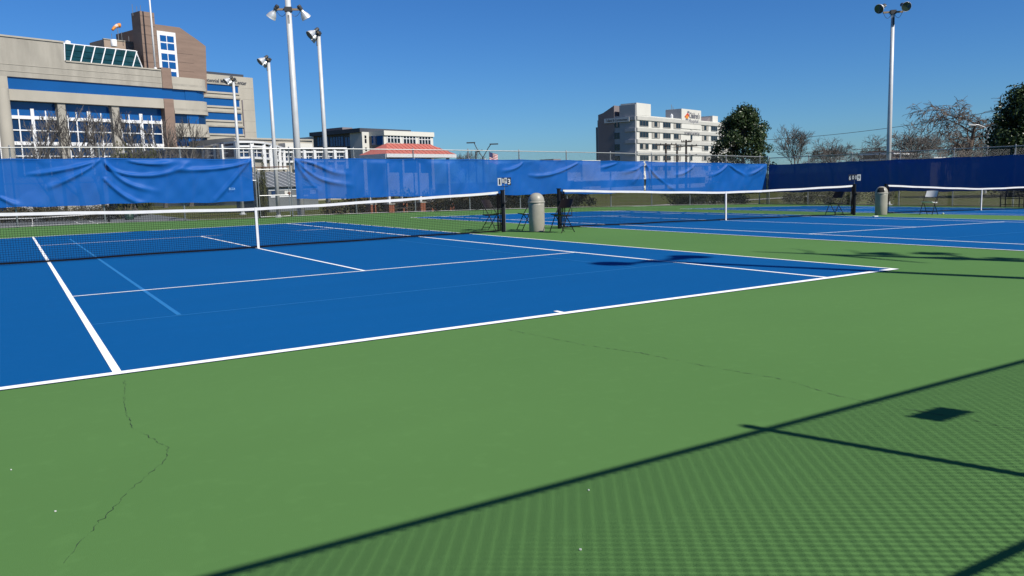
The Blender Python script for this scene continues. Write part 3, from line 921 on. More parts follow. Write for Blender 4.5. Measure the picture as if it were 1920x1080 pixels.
def light_pole(label, x, y, zb, zt, arm_az, lamps, arm=0.62, r0=0.115, r1=0.075, lift=0.10, ext=0.05):
    t = thing('light_pole', label, 'light pole', (x, y, zb), 0, 'tall court light poles')
    H = zt-zb
    MB().tube([(0, 0, 0), (0, 0, H*0.5), (0, 0, H+ext)], [r0, (r0+r1)/2, r1], 14).build('pole', M_pole, t, smooth=True)
    MB().lathe([(r0*1.9, 0), (r0*1.9, 0.06), (r0*1.15, 0.09), (r0*1.05, 0.25)], 14).build('base_plate', M_pole, t)
    av = Vector((math.sin(arm_az), math.cos(arm_az), 0))
    M = Matrix.Rotation(-(arm_az-math.pi/2), 3, 'Z')
    MB().rbox((0, 0, H-0.02), arm+0.05, 0.045, 0.05, M).build('crossarm', M_arm, t)
    MB().rbox((0, 0, H-0.02), r1+0.05, r1+0.03, 0.11, M).build('clamp', M_ball, t)
    for s, (az, el) in zip((-1, 1), lamps):
        a = av*(s*arm)
        d = Vector((math.sin(az)*math.cos(el), math.cos(az)*math.cos(el), math.sin(el)))
        floodlight(t, (a.x+d.x*0.28, a.y+d.y*0.28, H+lift+d.z*0.28), az, el)
        c = MB(); e = av*(s*0.1)
        pts = []
        for k in range(9):
            f = k/8; pq = Vector((a.x+d.x*.2, a.y+d.y*.2, H+0.1)).lerp(Vector((e.x, e.y, H-0.15)), f); pq.z -= 0.55*4*f*(1-f)*0.6
            pts.append(pq)
        c.tube(pts, 0.012, 5).build('cable', M_ball, t)
    MB().rbox((av.y*0.1, -av.x*0.1, H-0.55), 0.04, 0.05, 0.22, M).build('junction_box', M_ball, t)
    return t
def pole_at(u, v, D):
    p = at_depth(u, v, D); return p[0], p[1], p[2]
x, y, z = pole_at(540.5, 17, 43); light_pole('thickest light pole right of the gate, its lamps at the top edge of the picture', x, y, tz(x, y), z, R(112), ((R(318), R(-52)), (R(84), R(-56))), r0=0.20, r1=0.145, arm=0.58, ext=1.3)
x, y, z = pole_at(597, 62, 50); light_pole('light pole just right of the thickest pole, twin lamps aimed left', x, y, tz(x, y), z, R(205), ((R(292), R(-38)), (R(262), R(-36))), r0=0.155, r1=0.11)
x, y, z = pole_at(503, 112, 58); light_pole('light pole left of the thickest pole, twin lamps aimed left', x, y, tz(x, y), z, R(205), ((R(292), R(-38)), (R(262), R(-36))), r0=0.155, r1=0.11)
x, y, z = pole_at(437, 149, 68); light_pole('farthest light pole, in front of the lettered hospital wing', x, y, tz(x, y), z, R(205), ((R(292), R(-38)), (R(262), R(-36))), r0=0.155, r1=0.10)
x, y, z = pole_at(1674.5, 22, 47.0); x = max(x, XF+0.5); light_pole('light pole behind the dark right windscreen, lenses facing the courts', x, y, tz(x, y), z, R(128), ((R(262), R(-22)), (R(216), R(-20))), arm=0.50, r0=0.15, r1=0.10, lift=0.36)
# the pole behind the near fence whose shadow lies across the court corner
light_pole('light pole behind the near fence that shades the court corner', 7.72, -19.54, -0.1, 11.45, R(96), ((R(330), R(-40)), (R(25), R(-40))), arm=0.55, r0=0.13, r1=0.09)

# ------------------------------------------------------------------ buildings
BA = R(69.4)                                     # street grid: facades run along this azimuth
EX = np.array([math.sin(BA), math.cos(BA), 0]); EY = np.array([-math.cos(BA), math.sin(BA), 0])
class Frame:
    def __init__(self, name, label, u, v, D, zbase, cat='building'):
        p = at_depth(u, v, D)
        self.o = np.array([p[0], p[1], zbase])
        self.root = thing(name, label, cat, tuple(self.o), math.pi/2-BA)
    def loc(self, u, v, yl=0.0):                  # pixel -> local (x,z) on the plane y=yl
        d = ray(u, v); o = self.o+EY*yl
        k = np.dot(o-CAM, EY)/np.dot(d, EY)
        p = CAM+d*k-self.o
        return float(np.dot(p, EX)), float(p[2])
    def X(self, u, v, yl=0.0): return self.loc(u, v, yl)[0]
    def Z(self, u, v, yl=0.0): return self.loc(u, v, yl)[1]
    def side(self, u, v, xl):                     # pixel -> local (y,z) on the plane x=xl
        d = ray(u, v); o = self.o+EX*xl
        k = np.dot(o-CAM, EX)/np.dot(d, EX)
        p = CAM+d*k-self.o
        return float(np.dot(p, EY)), float(p[2])
    def box(self, name, x0, x1, y0, y1, z0, z1, m, parent=None, **k):
        return MB().box(x0, x1, y0, y1, z0, z1).build(name, m, parent or self.root, **k)

# ---- left: precast hospital with blue ribbon glazing
F = Frame('hospital_building', 'large beige hospital with blue ribbon windows and brown stair tower, at left', 400, 250, 150, -3.0)
rt = F.root
zB1t, zB1b = F.Z(200, 157), F.Z(200, 178)         # ribbon top and bottom
zPar = F.Z(200, 123)                               # parapet over the right of the main block
zLeft = F.Z(60, 74)                                # taller parapet at far left
zOp = F.Z(160, 195)                                # top of the recessed opening
xL, xCol0, xCol1 = F.X(-260, 220), F.X(-1, 220), F.X(17.5, 220)
xPil0, xPil1 = F.X(309, 215), F.X(327, 215)
xLT = F.X(120, 100)
xR = F.X(400, 215)
DEP = 26.0
# main block above the opening
F.box('wall', xL, xPil0-0.02, 0.0, DEP, zB1t+0.02, zPar, M_beige2)
F.box('wall', xL, xLT, 0.02, DEP, zPar, zLeft, M_beige2)
F.box('coping', xL, xLT+0.1, -0.12, 0.6, zLeft, zLeft+0.25, M_beige, rt)
F.box('coping', xLT+0.1, xPil0-0.05, -0.15, 0.6, zPar, zPar+0.22, M_beige, rt)
F.box('wall', xL, xCol1+0.3, 0.004, DEP, -0.5, zB1t+0.02, M_beige)
F.box('spandrel', xCol1+0.3, xPil0-0.02, -0.02, 3.2, zOp, zB1b-0.02, M_beige)
F.box('ribbon_window', xCol1-0.15, xPil1+0.1, 0.25, 0.5, zB1b-0.02, zB1t+0.02, M_gblue)
for k in range(2):
    zz = zPar-(zPar-zB1t)*(0.36+0.34*k)
    F.box('reveal_strip', xL+0.1, xPil0-0.1, -0.05, 0.0, zz-0.08, zz, M_beige, rt)
# round column at the left edge
MB().lathe([(1.0, -0.5), (1.0, zB1b)], 24, ((xCol0+xCol1)/2, 0.15, 0)).build('column', M_beige, rt, smooth=True)
# recessed opening: glass, frames, piers
GY = 1.15
F.box('soffit_wall', xCol1+0.3, xPil0, GY+0.35, DEP-0.5, -0.5, zOp, M_greyw2)
zH1 = (F.Z(40, 223, GY), F.Z(40, 216.7, GY)); zT = F.Z(40, 244, GY); zH2 = (F.Z(40, 272, GY), F.Z(40, 265.3, GY)); zT2 = F.Z(40, 292.5, GY)
zbot = F.Z(40, 330, GY)
for (u0, u1, tk, th) in (((18.5), 109, (58.5, 65), (36, 87)), (125.5, 209.5, (164, 170), (144, 190)), (225.5, 303, (261.5, 267.5), (242.5, 284.5))):
    x0, x1 = F.X(u0, 220, GY), F.X(u1, 220, GY)
    k0, k1 = F.X(tk[0], 230, GY), F.X(tk[1], 230, GY)
    wdw = F.box('window_wall', x0, x1, GY+0.12, GY+0.3, zbot, zOp-0.02, M_gdark)
    F.box('upper_pane', x0, x1, GY+0.06, GY+0.117, zH1[1], zOp-0.03, M_gblue, wdw)
    for z in (zH1, zH2): F.box('transom', x0, x1, GY-0.10, GY+0.055, z[0], z[1], M_wframe, wdw)
    F.box('mullion', k0, k1, GY-0.14, GY+0.05, zbot, zH1[1]+1.1, M_wframe, wdw)
    for u in th:
        xx = F.X(u, 230, GY); F.box('thin_mullion', xx-0.09, xx+0.09, GY-0.06, GY+0.05, zbot, zH1[1]+0.9, M_wframe, wdw)
    for xx in (x0+0.08, x1-0.12): F.box('thin_mullion', xx-0.08, xx+0.08, GY-0.05, GY+0.05, zbot, zH1[1]+0.3, M_wframe, wdw)
    for z in (zT, zT2): F.box('thin_transom', x0+0.17, x1-0.21, GY-0.03, GY+0.04, z-0.09, z+0.09, M_wframe, wdw)
for (u0, u1) in ((110, 124.5), (211, 225)):
    F.box('pier', F.X(u0, 220, .25), F.X(u1, 220, .25), 0.25, 1.4, -0.5, zOp-0.01, M_beige2)
# leftmost sliver of the next bay
F.box('side_glass', F.X(-60, 250), xCol0-0.4, -0.06, 0.0, -0.5, zOp, M_gdark)
F.box('mullion', F.X(-3.5, 250), F.X(0.5, 250), -0.14, -0.07, -0.5, zOp, M_wframe)
# brown pilaster and curved right wing
zWT = F.Z(330, 144); zs = [F.Z(330, v) for v in (167, 187, 213, 231, 256, 274)]
F.box('pilaster', xPil0, xPil1, -0.10, 4, -0.5, zB1b, M_brown)
F.box('pilaster', xPil0, xPil1, -0.10, 4, zB1t, F.Z(318, 128), M_brown)
def rounded(x0, x1, y0, rr, dep):
    return [(x0, y0)] + [(x1-rr+rr*math.sin(a), y0+rr-rr*math.cos(a)) for a in [math.pi/2*k/8 for k in range(9)]] + [(x1, dep), (x0, dep)]
for (za, zb_) in ((zs[0], zWT), (zs[2], zs[1]), (zs[4], zs[3]), (-0.5, zs[5])):
    MB().prism(rounded(xPil1+0.02, xR, -0.02, 2.6, 16), za, zb_).build('spandrel', M_beige, rt)
    if zb_-za < 6:
        MB().prism(rounded(xPil1+0.04, xR+0.10, -0.14, 2.7, 15), za, za+0.55).build('bullnose', M_beige, rt)
        MB().prism(rounded(xPil1+0.04, xR+0.06, -0.09, 2.66, 15), za+0.55, za+0.95).build('bullnose', M_beige2, rt)
for (za, zb_, m) in ((zs[1], zs[0], M_gblue), (zs[3], zs[2], M_gdark), (zs[5], zs[4], M_gdark)):
    w_ = MB().prism(rounded(xPil1+0.03, xR-0.3, 0.28, 2.5, 15.5), za, zb_).build('ribbon_window', m, rt)
    F.box('corner_pane', xR-5.2, xR-2.9, 0.20, 0.27, za+0.05, zb_-0.05, M_gblue, w_)
# brown stair tower behind the parapet
TY = 3.0
tx = [F.X(u, v, TY) for u, v in ((267, 80), (291, 45), (339, 51), (372, 72), (386, 84), (388, 140))]
tzz = [F.Z(u, v, TY) for u, v in ((267, 21), (291, 44.5), (339, 51), (372, 74), (386, 86), (388, 150))]
zt0 = zPar-3
tw = MB().xprism([(tx[1], zt0), (tx[5], zt0), (tx[4]+0.2, tzz[4]), (tx[3], tzz[3]), (tx[2], tzz[2]), (tx[1], tzz[1])], TY+0.4, TY+14).build('stair_tower', M_brown, rt)
MB().lathe([(2.2, zt0), (2.2, tzz[4]-0.6)], 20, (tx[5]-2.1, TY+2.65, 0)).build('rounded_corner', M_brown, tw, smooth=True)
for k in range(9):
    zz = zt0+2.2+k*1.55
    if zz < tzz[4]-0.4:
        F.box('stone_joint', tx[1]+0.1, tx[5]-2.3, TY+0.385, TY+0.41, zz, zz+0.09, M_brown2, tw)
yfin = F.side(246, 27, tx[0])[0]
fin = F.box('tower_fin', tx[0], F.X(290, 40, TY), TY, yfin, zt0, tzz[0], M_brown)
for k in range(14):
    zz = zt0+1.6+k*1.55
    if zz < tzz[0]-0.5: F.box('stone_joint', tx[0]+0.02, F.X(290, 40, TY)-0.02, TY-0.02, TY+0.005, zz, zz+0.08, M_brown2, fin)
WY = TY+0.3
zw0, zw1 = F.Z(315, 147, WY), F.Z(315, 60, WY)
wx0, wx1 = F.X(297, 100, WY), F.X(331.5, 100, WY)
wf = F.box('stair_window', wx0, wx1, WY-0.05, WY+0.12, zw0, zw1, M_wframe)
gv = [(67.5, 79), (81.5, 94), (101, 113.5), (116, 128.5), (134, 145.5)]
for (va, vb) in gv:
    for (ua, ub) in ((302, 313.5), (315, 327.5)):
        F.box('pane', F.X(ua, 100, WY), F.X(ub, 100, WY), WY-0.075, WY-0.052, F.Z(315, vb, WY), F.Z(315, va, WY), M_gblue, wf)
# penthouse and roof gear
PY_ = 9.0
xp0, xp1 = F.X(195.5, 85, PY_), F.X(262, 85, PY_)
zp = F.Z(195.5, 73.5, PY_); yp1 = F.side(168, 82, xp0)[0]
ph = F.box('penthouse', xp0, xp1, PY_, yp1, zPar-2, zp, mat('penthouse_tan', (0.40, 0.31, 0.24), 0.85, 0.12, 0.4))
F.box('parapet_cap', xp0-0.1, xp1, PY_-0.1, PY_+0.3, zp, zp+0.15, M_beige, ph)
# skylight wedge
SY = 0.7
sx0, sx1 = F.X(120, 100, SY), F.X(268, 128, SY)
szb, szt = zPar+0.02, F.Z(122, 82, SY+3)
syt = SY+3.2
sxt = F.X(255, 96, syt)
sk = MB()
sk.v = [(sx0, SY, szb), (sx1, SY, szb), (sxt, syt, szt), (sx0, syt, szt), (sx0, syt+3, szb), (sx1+0.5, syt+3, szb)]
sk.f = [(0, 1, 2, 3), (0, 3, 4), (1, 5, 2), (3, 2, 5, 4)]
sko = sk.build('skylight', M_gteal, rt)
for ub in (121, 130.5, 150, 169.5, 189, 208.5, 228, 247.5):
    ut = ub+8.5 if ub > 122 else 120
    xa = F.X(ub, 115+(ub-122)*0.09, SY); xb = F.X(ut, 82+(ut-119)*0.103, syt)
    MB().tube([(xa, SY-0.05, szb), (xb, syt-0.05, szt+0.05)], 0.10, 4).build('glazing_bar', M_wframe, sko)
MB().tube([(sx0, syt, szt+0.05), (sxt, syt, szt+0.05)], 0.13, 4).build('ridge_bar', M_wframe, sko)
for f in (0.33, 0.66):
    pa = (sx0, SY+(syt-SY)*f-0.04, szb+(szt-szb)*f+0.04); pb2 = (sx1+(sxt-sx1)*f, pa[1], pa[2])
    MB().tube([pa, pb2], 0.04, 4).build('purlin', M_gteal, sko)
MB().tube([(sx1, SY, szb), (sxt, syt, szt)], 0.1, 4).build('glazing_bar', M_wframe, sko)
MB().tube([(sx1+0.5, syt+3, szb), (sxt, syt, szt)], 0.1, 4).build('glazing_bar', M_wframe, sko)
MB().tube([(sx1+0.25, SY+3, szb), (sxt, syt, szt)], 0.07, 4).build('glazing_bar', M_wframe, sko)
for (u, v, h, r, m) in ((127, 82, 0.8, 0.45, M_wframe), (213, 76, 0.3, 0.5, M_wframe)):
    p = F.loc(u, v, 6); MB().lathe([(r, p[1]-1), (r, p[1]+h*0.5), (0.001, p[1]+h*0.7)], 12, (p[0], 6, 0)).build('roof_vent', m, rt, smooth=True)
for (u, v0, v1) in ((229, 75, 60), (210, 73, 63), (242, 77, 68), (249, 24, 8), (257, 22, 12), (264, 21, 10)):
    yl = 12 if v0 > 30 else TY+1.5
    p = F.loc(u, v0, yl); q = F.loc(u, v1, yl); MB().tube([(p[0], yl, p[1]-0.5), (p[0], yl, q[1])], 0.05, 4).build('antenna', M_galv, rt)
# lettered rear wing
RY = 7.0
rx0, rx1 = F.X(380, 200, RY), F.X(477.5, 200, RY)
rzt = F.Z(440, 143, RY)
rw = F.box('rear_wing', rx0, rx1, RY, RY+22, -0.5, rzt, M_beige)
F.box('roof_edge', rx0, F.X(460, 145, RY), RY+0.6, RY+18, rzt, rzt+0.55, M_lettr, rw)
for (va, vb, ue) in ((160, 173.5, 448.5), (185.5, 199.5, 449), (212, 225.5, 450.5), (238.5, 251, 452)):
    za, zb_ = F.Z(430, vb, RY), F.Z(430, va, RY)
    g_ = F.box('ribbon_window', rx0+0.1, F.X(ue, 200, RY), RY-0.02, RY+0.05, za, zb_, M_gblue, rw)
    F.box('sill', rx0+0.1, F.X(ue, 200, RY)+0.2, RY-0.18, RY-0.003, za-0.35, za, M_beige, rw)
    F.box('lintel', rx0+0.1, F.X(ue, 200, RY)+0.2, RY-0.22, RY-0.003, zb_, zb_+0.3, M_beige2, rw)
F.box('drain_pipe', F.X(453.5, 200, RY), F.X(455, 200, RY), RY-0.2, RY-0.003, -0.5, F.Z(430, 186, RY), M_greyw, rw)
for k in range(8):
    zz = rzt-2.2-k*2.15
    F.box('panel_joint', F.X(456, 200, RY), rx1-0.05, RY-0.015, RY+0.01, zz, zz+0.07, M_beige2, rw)
xe, zb_ = F.loc(462.5, 158.5, RY-0.1)
xs_ = F.X(375.5, 148, RY-0.1)
me = text_mesh('Centennial Medical Center', F.Z(440, 147, RY)-F.Z(440, 154.5, RY), xe-xs_, bold=0.012)
o = link('lettering', me, M_lettr, rw); o.location = (xs_, RY-0.1, zb_-0.12)

# flagpole and windsock on its roof
p = F.loc(291.5, 131, 0.35)
wp = F.o+EX*p[0]+EY*0.35
fp = MB().tube([(0, 0, 0), (0, 0, 8), (0, 0, 17)], [0.17, 0.15, 0.10], 10); fp.lathe([(0.28, 0), (0.28, 0.2), (0.17, 0.3)], 10)
fp.build('flagpole', M_wframe, smooth=True, label='tall white flagpole on the parapet in front of the brown stair tower', cat='flagpole', loc=(wp[0], wp[1], F.o[2]+zPar+0.2))
p = F.loc(222, 70, 14); wp = F.o+EX*p[0]+EY*14
ws = thing('windsock', 'orange and white windsock on the hospital roof', 'windsock', (wp[0], wp[1], F.o[2]+p[1]-1.5), math.pi/2-BA)
hz = F.Z(222, 49, 14)-p[1]+1.5
MB().tube([(0, 0, 0), (0, 0, hz)], 0.06, 6).build('pole', M_galv, ws)
for k, m in enumerate((M_sor, mat('sock_pale', (0.75, 0.55, 0.45), 0.8), M_sor)):
    s0, s1 = k/3, (k+1)/3
    def sp(s): return Vector((0.5-1.5*s, 0, hz+0.15-1.1*s*s+0.1*s))
    pts = [sp(s0+(s1-s0)*i/4) for i in range(5)]
    MB().tube(pts, [0.42-0.2*(s0+(s1-s0)*i/4) for i in range(5)], 10).build('sleeve', m, ws, smooth=True)

# ---- white framed glass lobby in front of the hospital
F2 = Frame('glass_lobby', 'low lobby building with white framed glazing, in front of the hospital', 520, 290, 122, -2.6)
def plan(u, D):
    p = at_depth(u, 300, D)-F2.o
    return float(np.dot(p, EX)), float(np.dot(p, EY))
path = [plan(u, D) for u, D in ((385, 118), (407, 112.5), (419, 110.5), (446, 108.5), (473, 109.5), (495, 112.5), (507, 116.5), (516, 121), (524, 126), (532, 130.5), (552, 131.5), (571, 132.5), (590, 133.5), (609, 134.5), (628, 135.5), (649, 136.6))]
def zpix(u, v, D): return float(at_depth(u, v, D)[2]-F2.o[2])
z_t = zpix(446, 264.5, 108.5); z_a = zpix(446, 268.2, 108.5); z_b = zpix(446, 272.5, 108.5); z_c = zpix(446, 276.2, 108.5); z_d = zpix(446, 294, 108.5)
body = MB().prism([(x, y+0.35) for x, y in path]+[(path[-1][0], path[-1][1]+9), (path[0][0], path[0][1]+25)], -0.6, z_d-0.05)
body.build('base_wall', M_beige, F2.root)
MB().prism([(x, y+0.6) for x, y in path]+[(path[-1][0], path[-1][1]+9), (path[0][0], path[0][1]+25)], z_d-0.05, z_t-0.1).build('interior', M_gdark, F2.root)
MB().prism([(x, y-0.35) for x, y in path]+[(path[-1][0], path[-1][1]+9.5), (path[0][0], path[0][1]+25)], z_a, z_t).build('roof_fascia', M_wframe, F2.root)
MB().prism([(x, y-0.12) for x, y in path]+[(x, y+0.3) for x, y in reversed(path)], z_c, z_b).build('white_beam', M_wframe, F2.root)
MB().prism([(x, y-0.10) for x, y in path]+[(x, y+0.3) for x, y in reversed(path)], z_d-0.3, z_d).build('sill', M_wframe, F2.root)
for i, (x, y) in enumerate(path):
    F2.box('mullion', x-0.27, x+0.27, y-0.20, y+0.33, z_d-1.4, z_a, M_wframe)
    if i < len(path)-1:
        x2, y2 = path[i+1]
        w_ = MB().prism([(x+0.02, y+0.36), (x2-0.02, y2+0.36), (x2-0.02, y2+0.5), (x+0.02, y+0.5)], z_d, z_c).build('window', M_gdark, F2.root)
        MB().prism([(x, y+0.2), (x2, y2+0.2), (x2, y2+0.34), (x, y+0.34)], (z_c+z_d)/2-0.05, (z_c+z_d)/2+0.05).build('glazing_bar', M_wframe, w_)
        if abs(x2-x) > 1.3:
            xm, ym = (x+x2)/2, (y+y2)/2
            F2.box('glazing_bar', xm-0.05, xm+0.05, ym+0.2, ym+0.34, z_d, z_c, M_wframe, w_)
# beige slabs behind the lobby
F2b = Frame('annex_building', 'plain low beige annex block behind the glass lobby', 476, 285, 141, -3)
xa0, xa1 = F2b.X(440, 270), F2b.X(588, 275)
F2b.box('wall', xa0, xa1, 0, 14, -1, F2b.Z(560, 260.5), M_beige)
F2b.box('parapet', xa0, F2b.X(586, 275), -0.25, 0.0, F2b.Z(560, 263.5), F2b.Z(560, 261.5), M_beige2)
F2b.box('step_block', F2b.X(535, 275, -2), F2b.X(586, 275, -2), -2, 0, -1, F2b.Z(560, 268.5, -2), M_cream)

# ---- middle office building
F3 = Frame('office_building', 'low office block with white gridded windows, behind the red roofed pavilion', 720.5, 280, 178, -4)
zt3 = F3.Z(721, 245); x1 = F3.X(812, 260)
yl_ = F3.side(692, 249, 0)[0]
wm = F3.box('wall', 0, x1, 0, yl_+25, -1, zt3, M_cream)
F3.box('cornice', -0.12, x1+0.12, -0.3, yl_+25, zt3-1.0, zt3+0.02, mat('cornice_white', (0.72, 0.70, 0.62), 0.8))
F3.box('roof_unit', F3.X(724, 240, 8), F3.X(735, 240, 8), 8, 16, zt3, F3.Z(728, 242.5, 8), M_greyw)
for (ua, ub, va, vb) in ((725.7, 750, 253.2, 267.6), (755.7, 779, 254.8, 269.3), (785, 807, 256.2, 270.8)):
    xa, xb = F3.X(ua, 260), F3.X(ub, 260); za, zb_ = F3.Z((ua+ub)/2, (vb+va)/2+7.2), F3.Z((ua+ub)/2, (va+vb)/2-7.2)
    wv = F3.box('window', xa, xb, -0.03, 0.05, za, zb_, M_gblack)
    for k in range(5):
        xx = xa+(xb-xa)*k/4
        F3.box('mullion', xx-0.10, xx+0.10, -0.10, -0.035, za, zb_, M_wframe, wv)
    zz = za+(zb_-za)*0.62
    F3.box('transom', xa+0.1, xb-0.1, -0.09, -0.036, zz-0.07, zz+0.07, M_wframe, wv)
    z2 = za-6.5
    F3.box('lower_window', xa, xb, -0.03, 0.05, z2, z2+3.5, M_gblack, wv)
# shaded side with its lit stair bay and long left part
M_sideg = mat('side_wall_shaded', (0.17, 0.165, 0.165), 0.85)  # darker than the sunlit front: shade is put into the colour
F3.box('side_shade_panel', -0.10, -0.003, 0.6, yl_, -1, zt3-1.02, M_sideg)
for (ua, ub) in ((697, 704), (706, 717)):
    ya, yb = F3.side(ua, 258, -0.1)[0], F3.side(ub, 258, -0.1)[0]
    F3.box('side_window', -0.16, -0.103, yb, ya, F3.side(ua, 272, -.1)[1], F3.side(ua, 255, -.1)[1], M_gblue)
xs0 = F3.X(679, 260, yl_); 
F3.box('stair_bay', xs0, -0.12, yl_, yl_+4, -1, F3.Z(686, 247.5, yl_), M_cream)
for v0, v1 in ((254, 259), (260.5, 268), (276.5, 283)):
    F3.box('stair_window', F3.X(683.5, 260, yl_), F3.X(686.8, 260, yl_), yl_-0.06, yl_-0.003, F3.Z(685, v1, yl_), F3.Z(685, v0, yl_), M_gblack)
xw = xs0+0.3; yw = F3.side(588, 258, xw)[0]
zt4 = F3.side(679, 248, xw)[1]
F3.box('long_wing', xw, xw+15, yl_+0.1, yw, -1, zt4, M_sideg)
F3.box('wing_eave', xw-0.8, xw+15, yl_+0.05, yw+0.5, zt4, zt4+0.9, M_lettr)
for (ua, ub) in ((648, 671), (620, 644), (596, 616)):
    ya, yb = F3.side(ua, 265, xw)[0], F3.side(ub, 265, xw)[0]
    wv = F3.box('ribbon_window', xw-0.10, xw-0.003, yb, ya, F3.side(ub, 273, xw)[1], F3.side(ub, 256, xw)[1], M_gblue)
    for k in range(1, 5):
        yy = yb+(ya-yb)*k/5; F3.box('mullion', xw-0.16, xw-0.103, yy-0.08, yy+0.08, F3.side(ub, 273, xw)[1], F3.side(ub, 256, xw)[1], M_sideg, wv)
F3.box('roof_house', xw+2, xw+5, yl_+9, yl_+15, zt4+0.9, zt4+1.7, M_greyw)

# ---- right: white hospital with the two signs
F4 = Frame('childrens_hospital', 'white five storey hospital with grey shaded side and rooftop signs, right of centre', 1194, 290, 255, -4)
zp4 = F4.Z(1240, 219.5); xe4 = F4.X(1378, 260)
rt4 = F4.root
F4.box('wall', 0, xe4, 0.0, F4.side(1150, 240, 0)[0], -2, zp4, M_cream)
F4.box('corner_tower', 0.0, F4.X(1220, 200), -0.05, F4.side(1164, 240, 0)[0], zp4, F4.Z(1207, 194), M_cream)
rows = [(227.2, 236.2), (248.5, 257.5), (270.2, 279.2), (292.2, 300.4)]
zrow = [(F4.Z(1207, b_+0.3), F4.Z(1207, a_-0.1)) for a_, b_ in rows]
dz4 = zrow[0][0]-zrow[1][0]
zrow.append((zrow[3][0]-dz4, zrow[3][1]-dz4))
for (za, zb_) in zrow:
    F4.box('ledge', 0.05, xe4, -0.28, -0.01, zb_+0.25, zb_+1.4, M_cream2)
cols = [(1199.4, 1215.6, 0), (1222.2, 1236.7, 1), (1243.2, 1257, 0), (1263.2, 1276, 1), (1294.5, 1298.2, 2), (1316.2, 1327.8, 1), (1333, 1344.5, 0), (1349.5, 1361, 1), (1366, 1376, 0)]
for (ua, ub, kk) in cols:
    xa, xb = F4.X(ua, 260), F4.X(ub, 260)
    for (za, zb_) in zrow:
        wv = F4.box('window', xa, xb, -0.04, 0.06, za, zb_, M_gblack, rt4)
        F4.box('sill', xa-0.1, xb+0.1, -0.16, -0.045, za-0.14, za, M_cream2, wv)
        if kk < 2:
            for f in (0.0, 0.333, 0.667, 1.0):
                xx = xa+(xb-xa)*f; F4.box('mullion', xx-0.05, xx+0.05, -0.10, -0.045, za, zb_, M_greyw, wv)
            pick = (0, 2) if kk == 1 else ((1,) if random.random() < .4 else ())
            for q in pick:
                if random.random() < 0.8:
                    xq = xa+(xb-xa)*(q+0.12)/3; F4.box('curtain', xq, xq+(xb-xa)*0.25, -0.075, -0.046, za+0.05, zb_-0.05, M_curtain, wv)
# sign block on the roof
xa, xb = F4.X(1278, 215, -0.2), F4.X(1314.5, 215, -0.2); zs4 = F4.Z(1278, 203.5, -0.2)
ys4 = F4.side(1248, 207, xa)[0]
sbk = F4.box('sign_block', xa, xb, -0.2, ys4, zp4-3.2, zs4, M_cream)
F4.box('block_side_shade', xa-0.06, xa-0.003, 0.0, ys4, zp4+0.02, zs4-0.1, M_greyw2, sbk)  # grey sheet paints shade onto this side of the cream block
F4.box('side_box', F4.X(1336, 220, 1), F4.X(1346, 220, 1), 1, 9, zp4, F4.Z(1341, 217.5, 1), M_cream)
MB().xprism([(F4.X(1322, 228, 2), zp4), (F4.X(1336, 226, 2), zp4), (F4.X(1336, 218, 2), F4.Z(1336, 218.3, 2)), (F4.X(1331, 220, 2), F4.Z(1331, 219.5, 2))], 2, 8).build('roof_ramp', M_greyw, rt4)
for (u, va, vb) in ((1259, 214, 196), (1262, 214, 200)):
    p = F4.loc(u, va, 6); q = F4.loc(u, vb, 6); MB().tube([(p[0], 6, p[1]-3), (p[0], 6, q[1])], 0.10, 5).build('antenna', M_galv, rt4)
p = F4.loc(1259.3, 218, 1); MB().lathe([(0.5, p[1]-2), (0.5, p[1]+0.3), (0.001, p[1]+0.9)], 10, (p[0], 1, 0)).build('roof_vent', M_wframe, rt4)
for (txt, ua, ub, va, vb, it) in (("Children's", 1292.5, 1312, 211, 222.5, .15), ('Hospital', 1291.5, 1309.5, 223.5, 232.5, .15), ('The', 1289.5, 1293.2, 208.2, 211.5, 0)):
    xa_, xb_ = F4.X(ua, 222, -.3), F4.X(ub, 222, -.3)
    za_, zb2 = F4.Z((ua+ub)/2, vb, -.3), F4.Z((ua+ub)/2, va, -.3)
    o = link('sign_lettering', text_mesh(txt, zb2-za_, xb_-xa_, bold=0.02, italic=it), M_lettg, sbk); o.location = (xa_, -0.3, za_)
def blob(pts, m, dy):
    poly = [F4.loc(u, v, -0.2) for u, v in pts]
    MB().xprism(poly, -0.26-dy, -0.205).build('emblem', m, sbk)
def z2(zx, zy): return (1230+zx/9, 190+zy/9)
blob([z2(*q) for q in ((522,205),(495,240),(478,262),(500,275),(530,240),(560,262),(556,230),(540,195))], M_sred, 0.0)
blob([z2(*q) for q in ((498,250),(500,290),(540,292),(545,250),(520,232))], M_sor, 0.03)
blob([z2(*q) for q in ((500,293),(490,370),(503,372),(520,320),(528,375),(542,372),(538,293))], M_lettg, 0.0)
blob([z2(*q) for q in ((525,190),(528,168),(545,163),(562,175),(556,195),(540,192))], M_lettg, 0.05)
xa_, xb_ = F4.X(1282, 250, -.1), F4.X(1311, 251, -.1)
o = link('sign_lettering', text_mesh("WOMEN'S HOSPITAL", F4.Z(1296, 247.5, -.1)-F4.Z(1296, 253, -.1), xb_-xa_, bold=0.01), M_lettg, rt4); o.location = (xa_, -0.36, F4.Z(1296, 253, -.3))
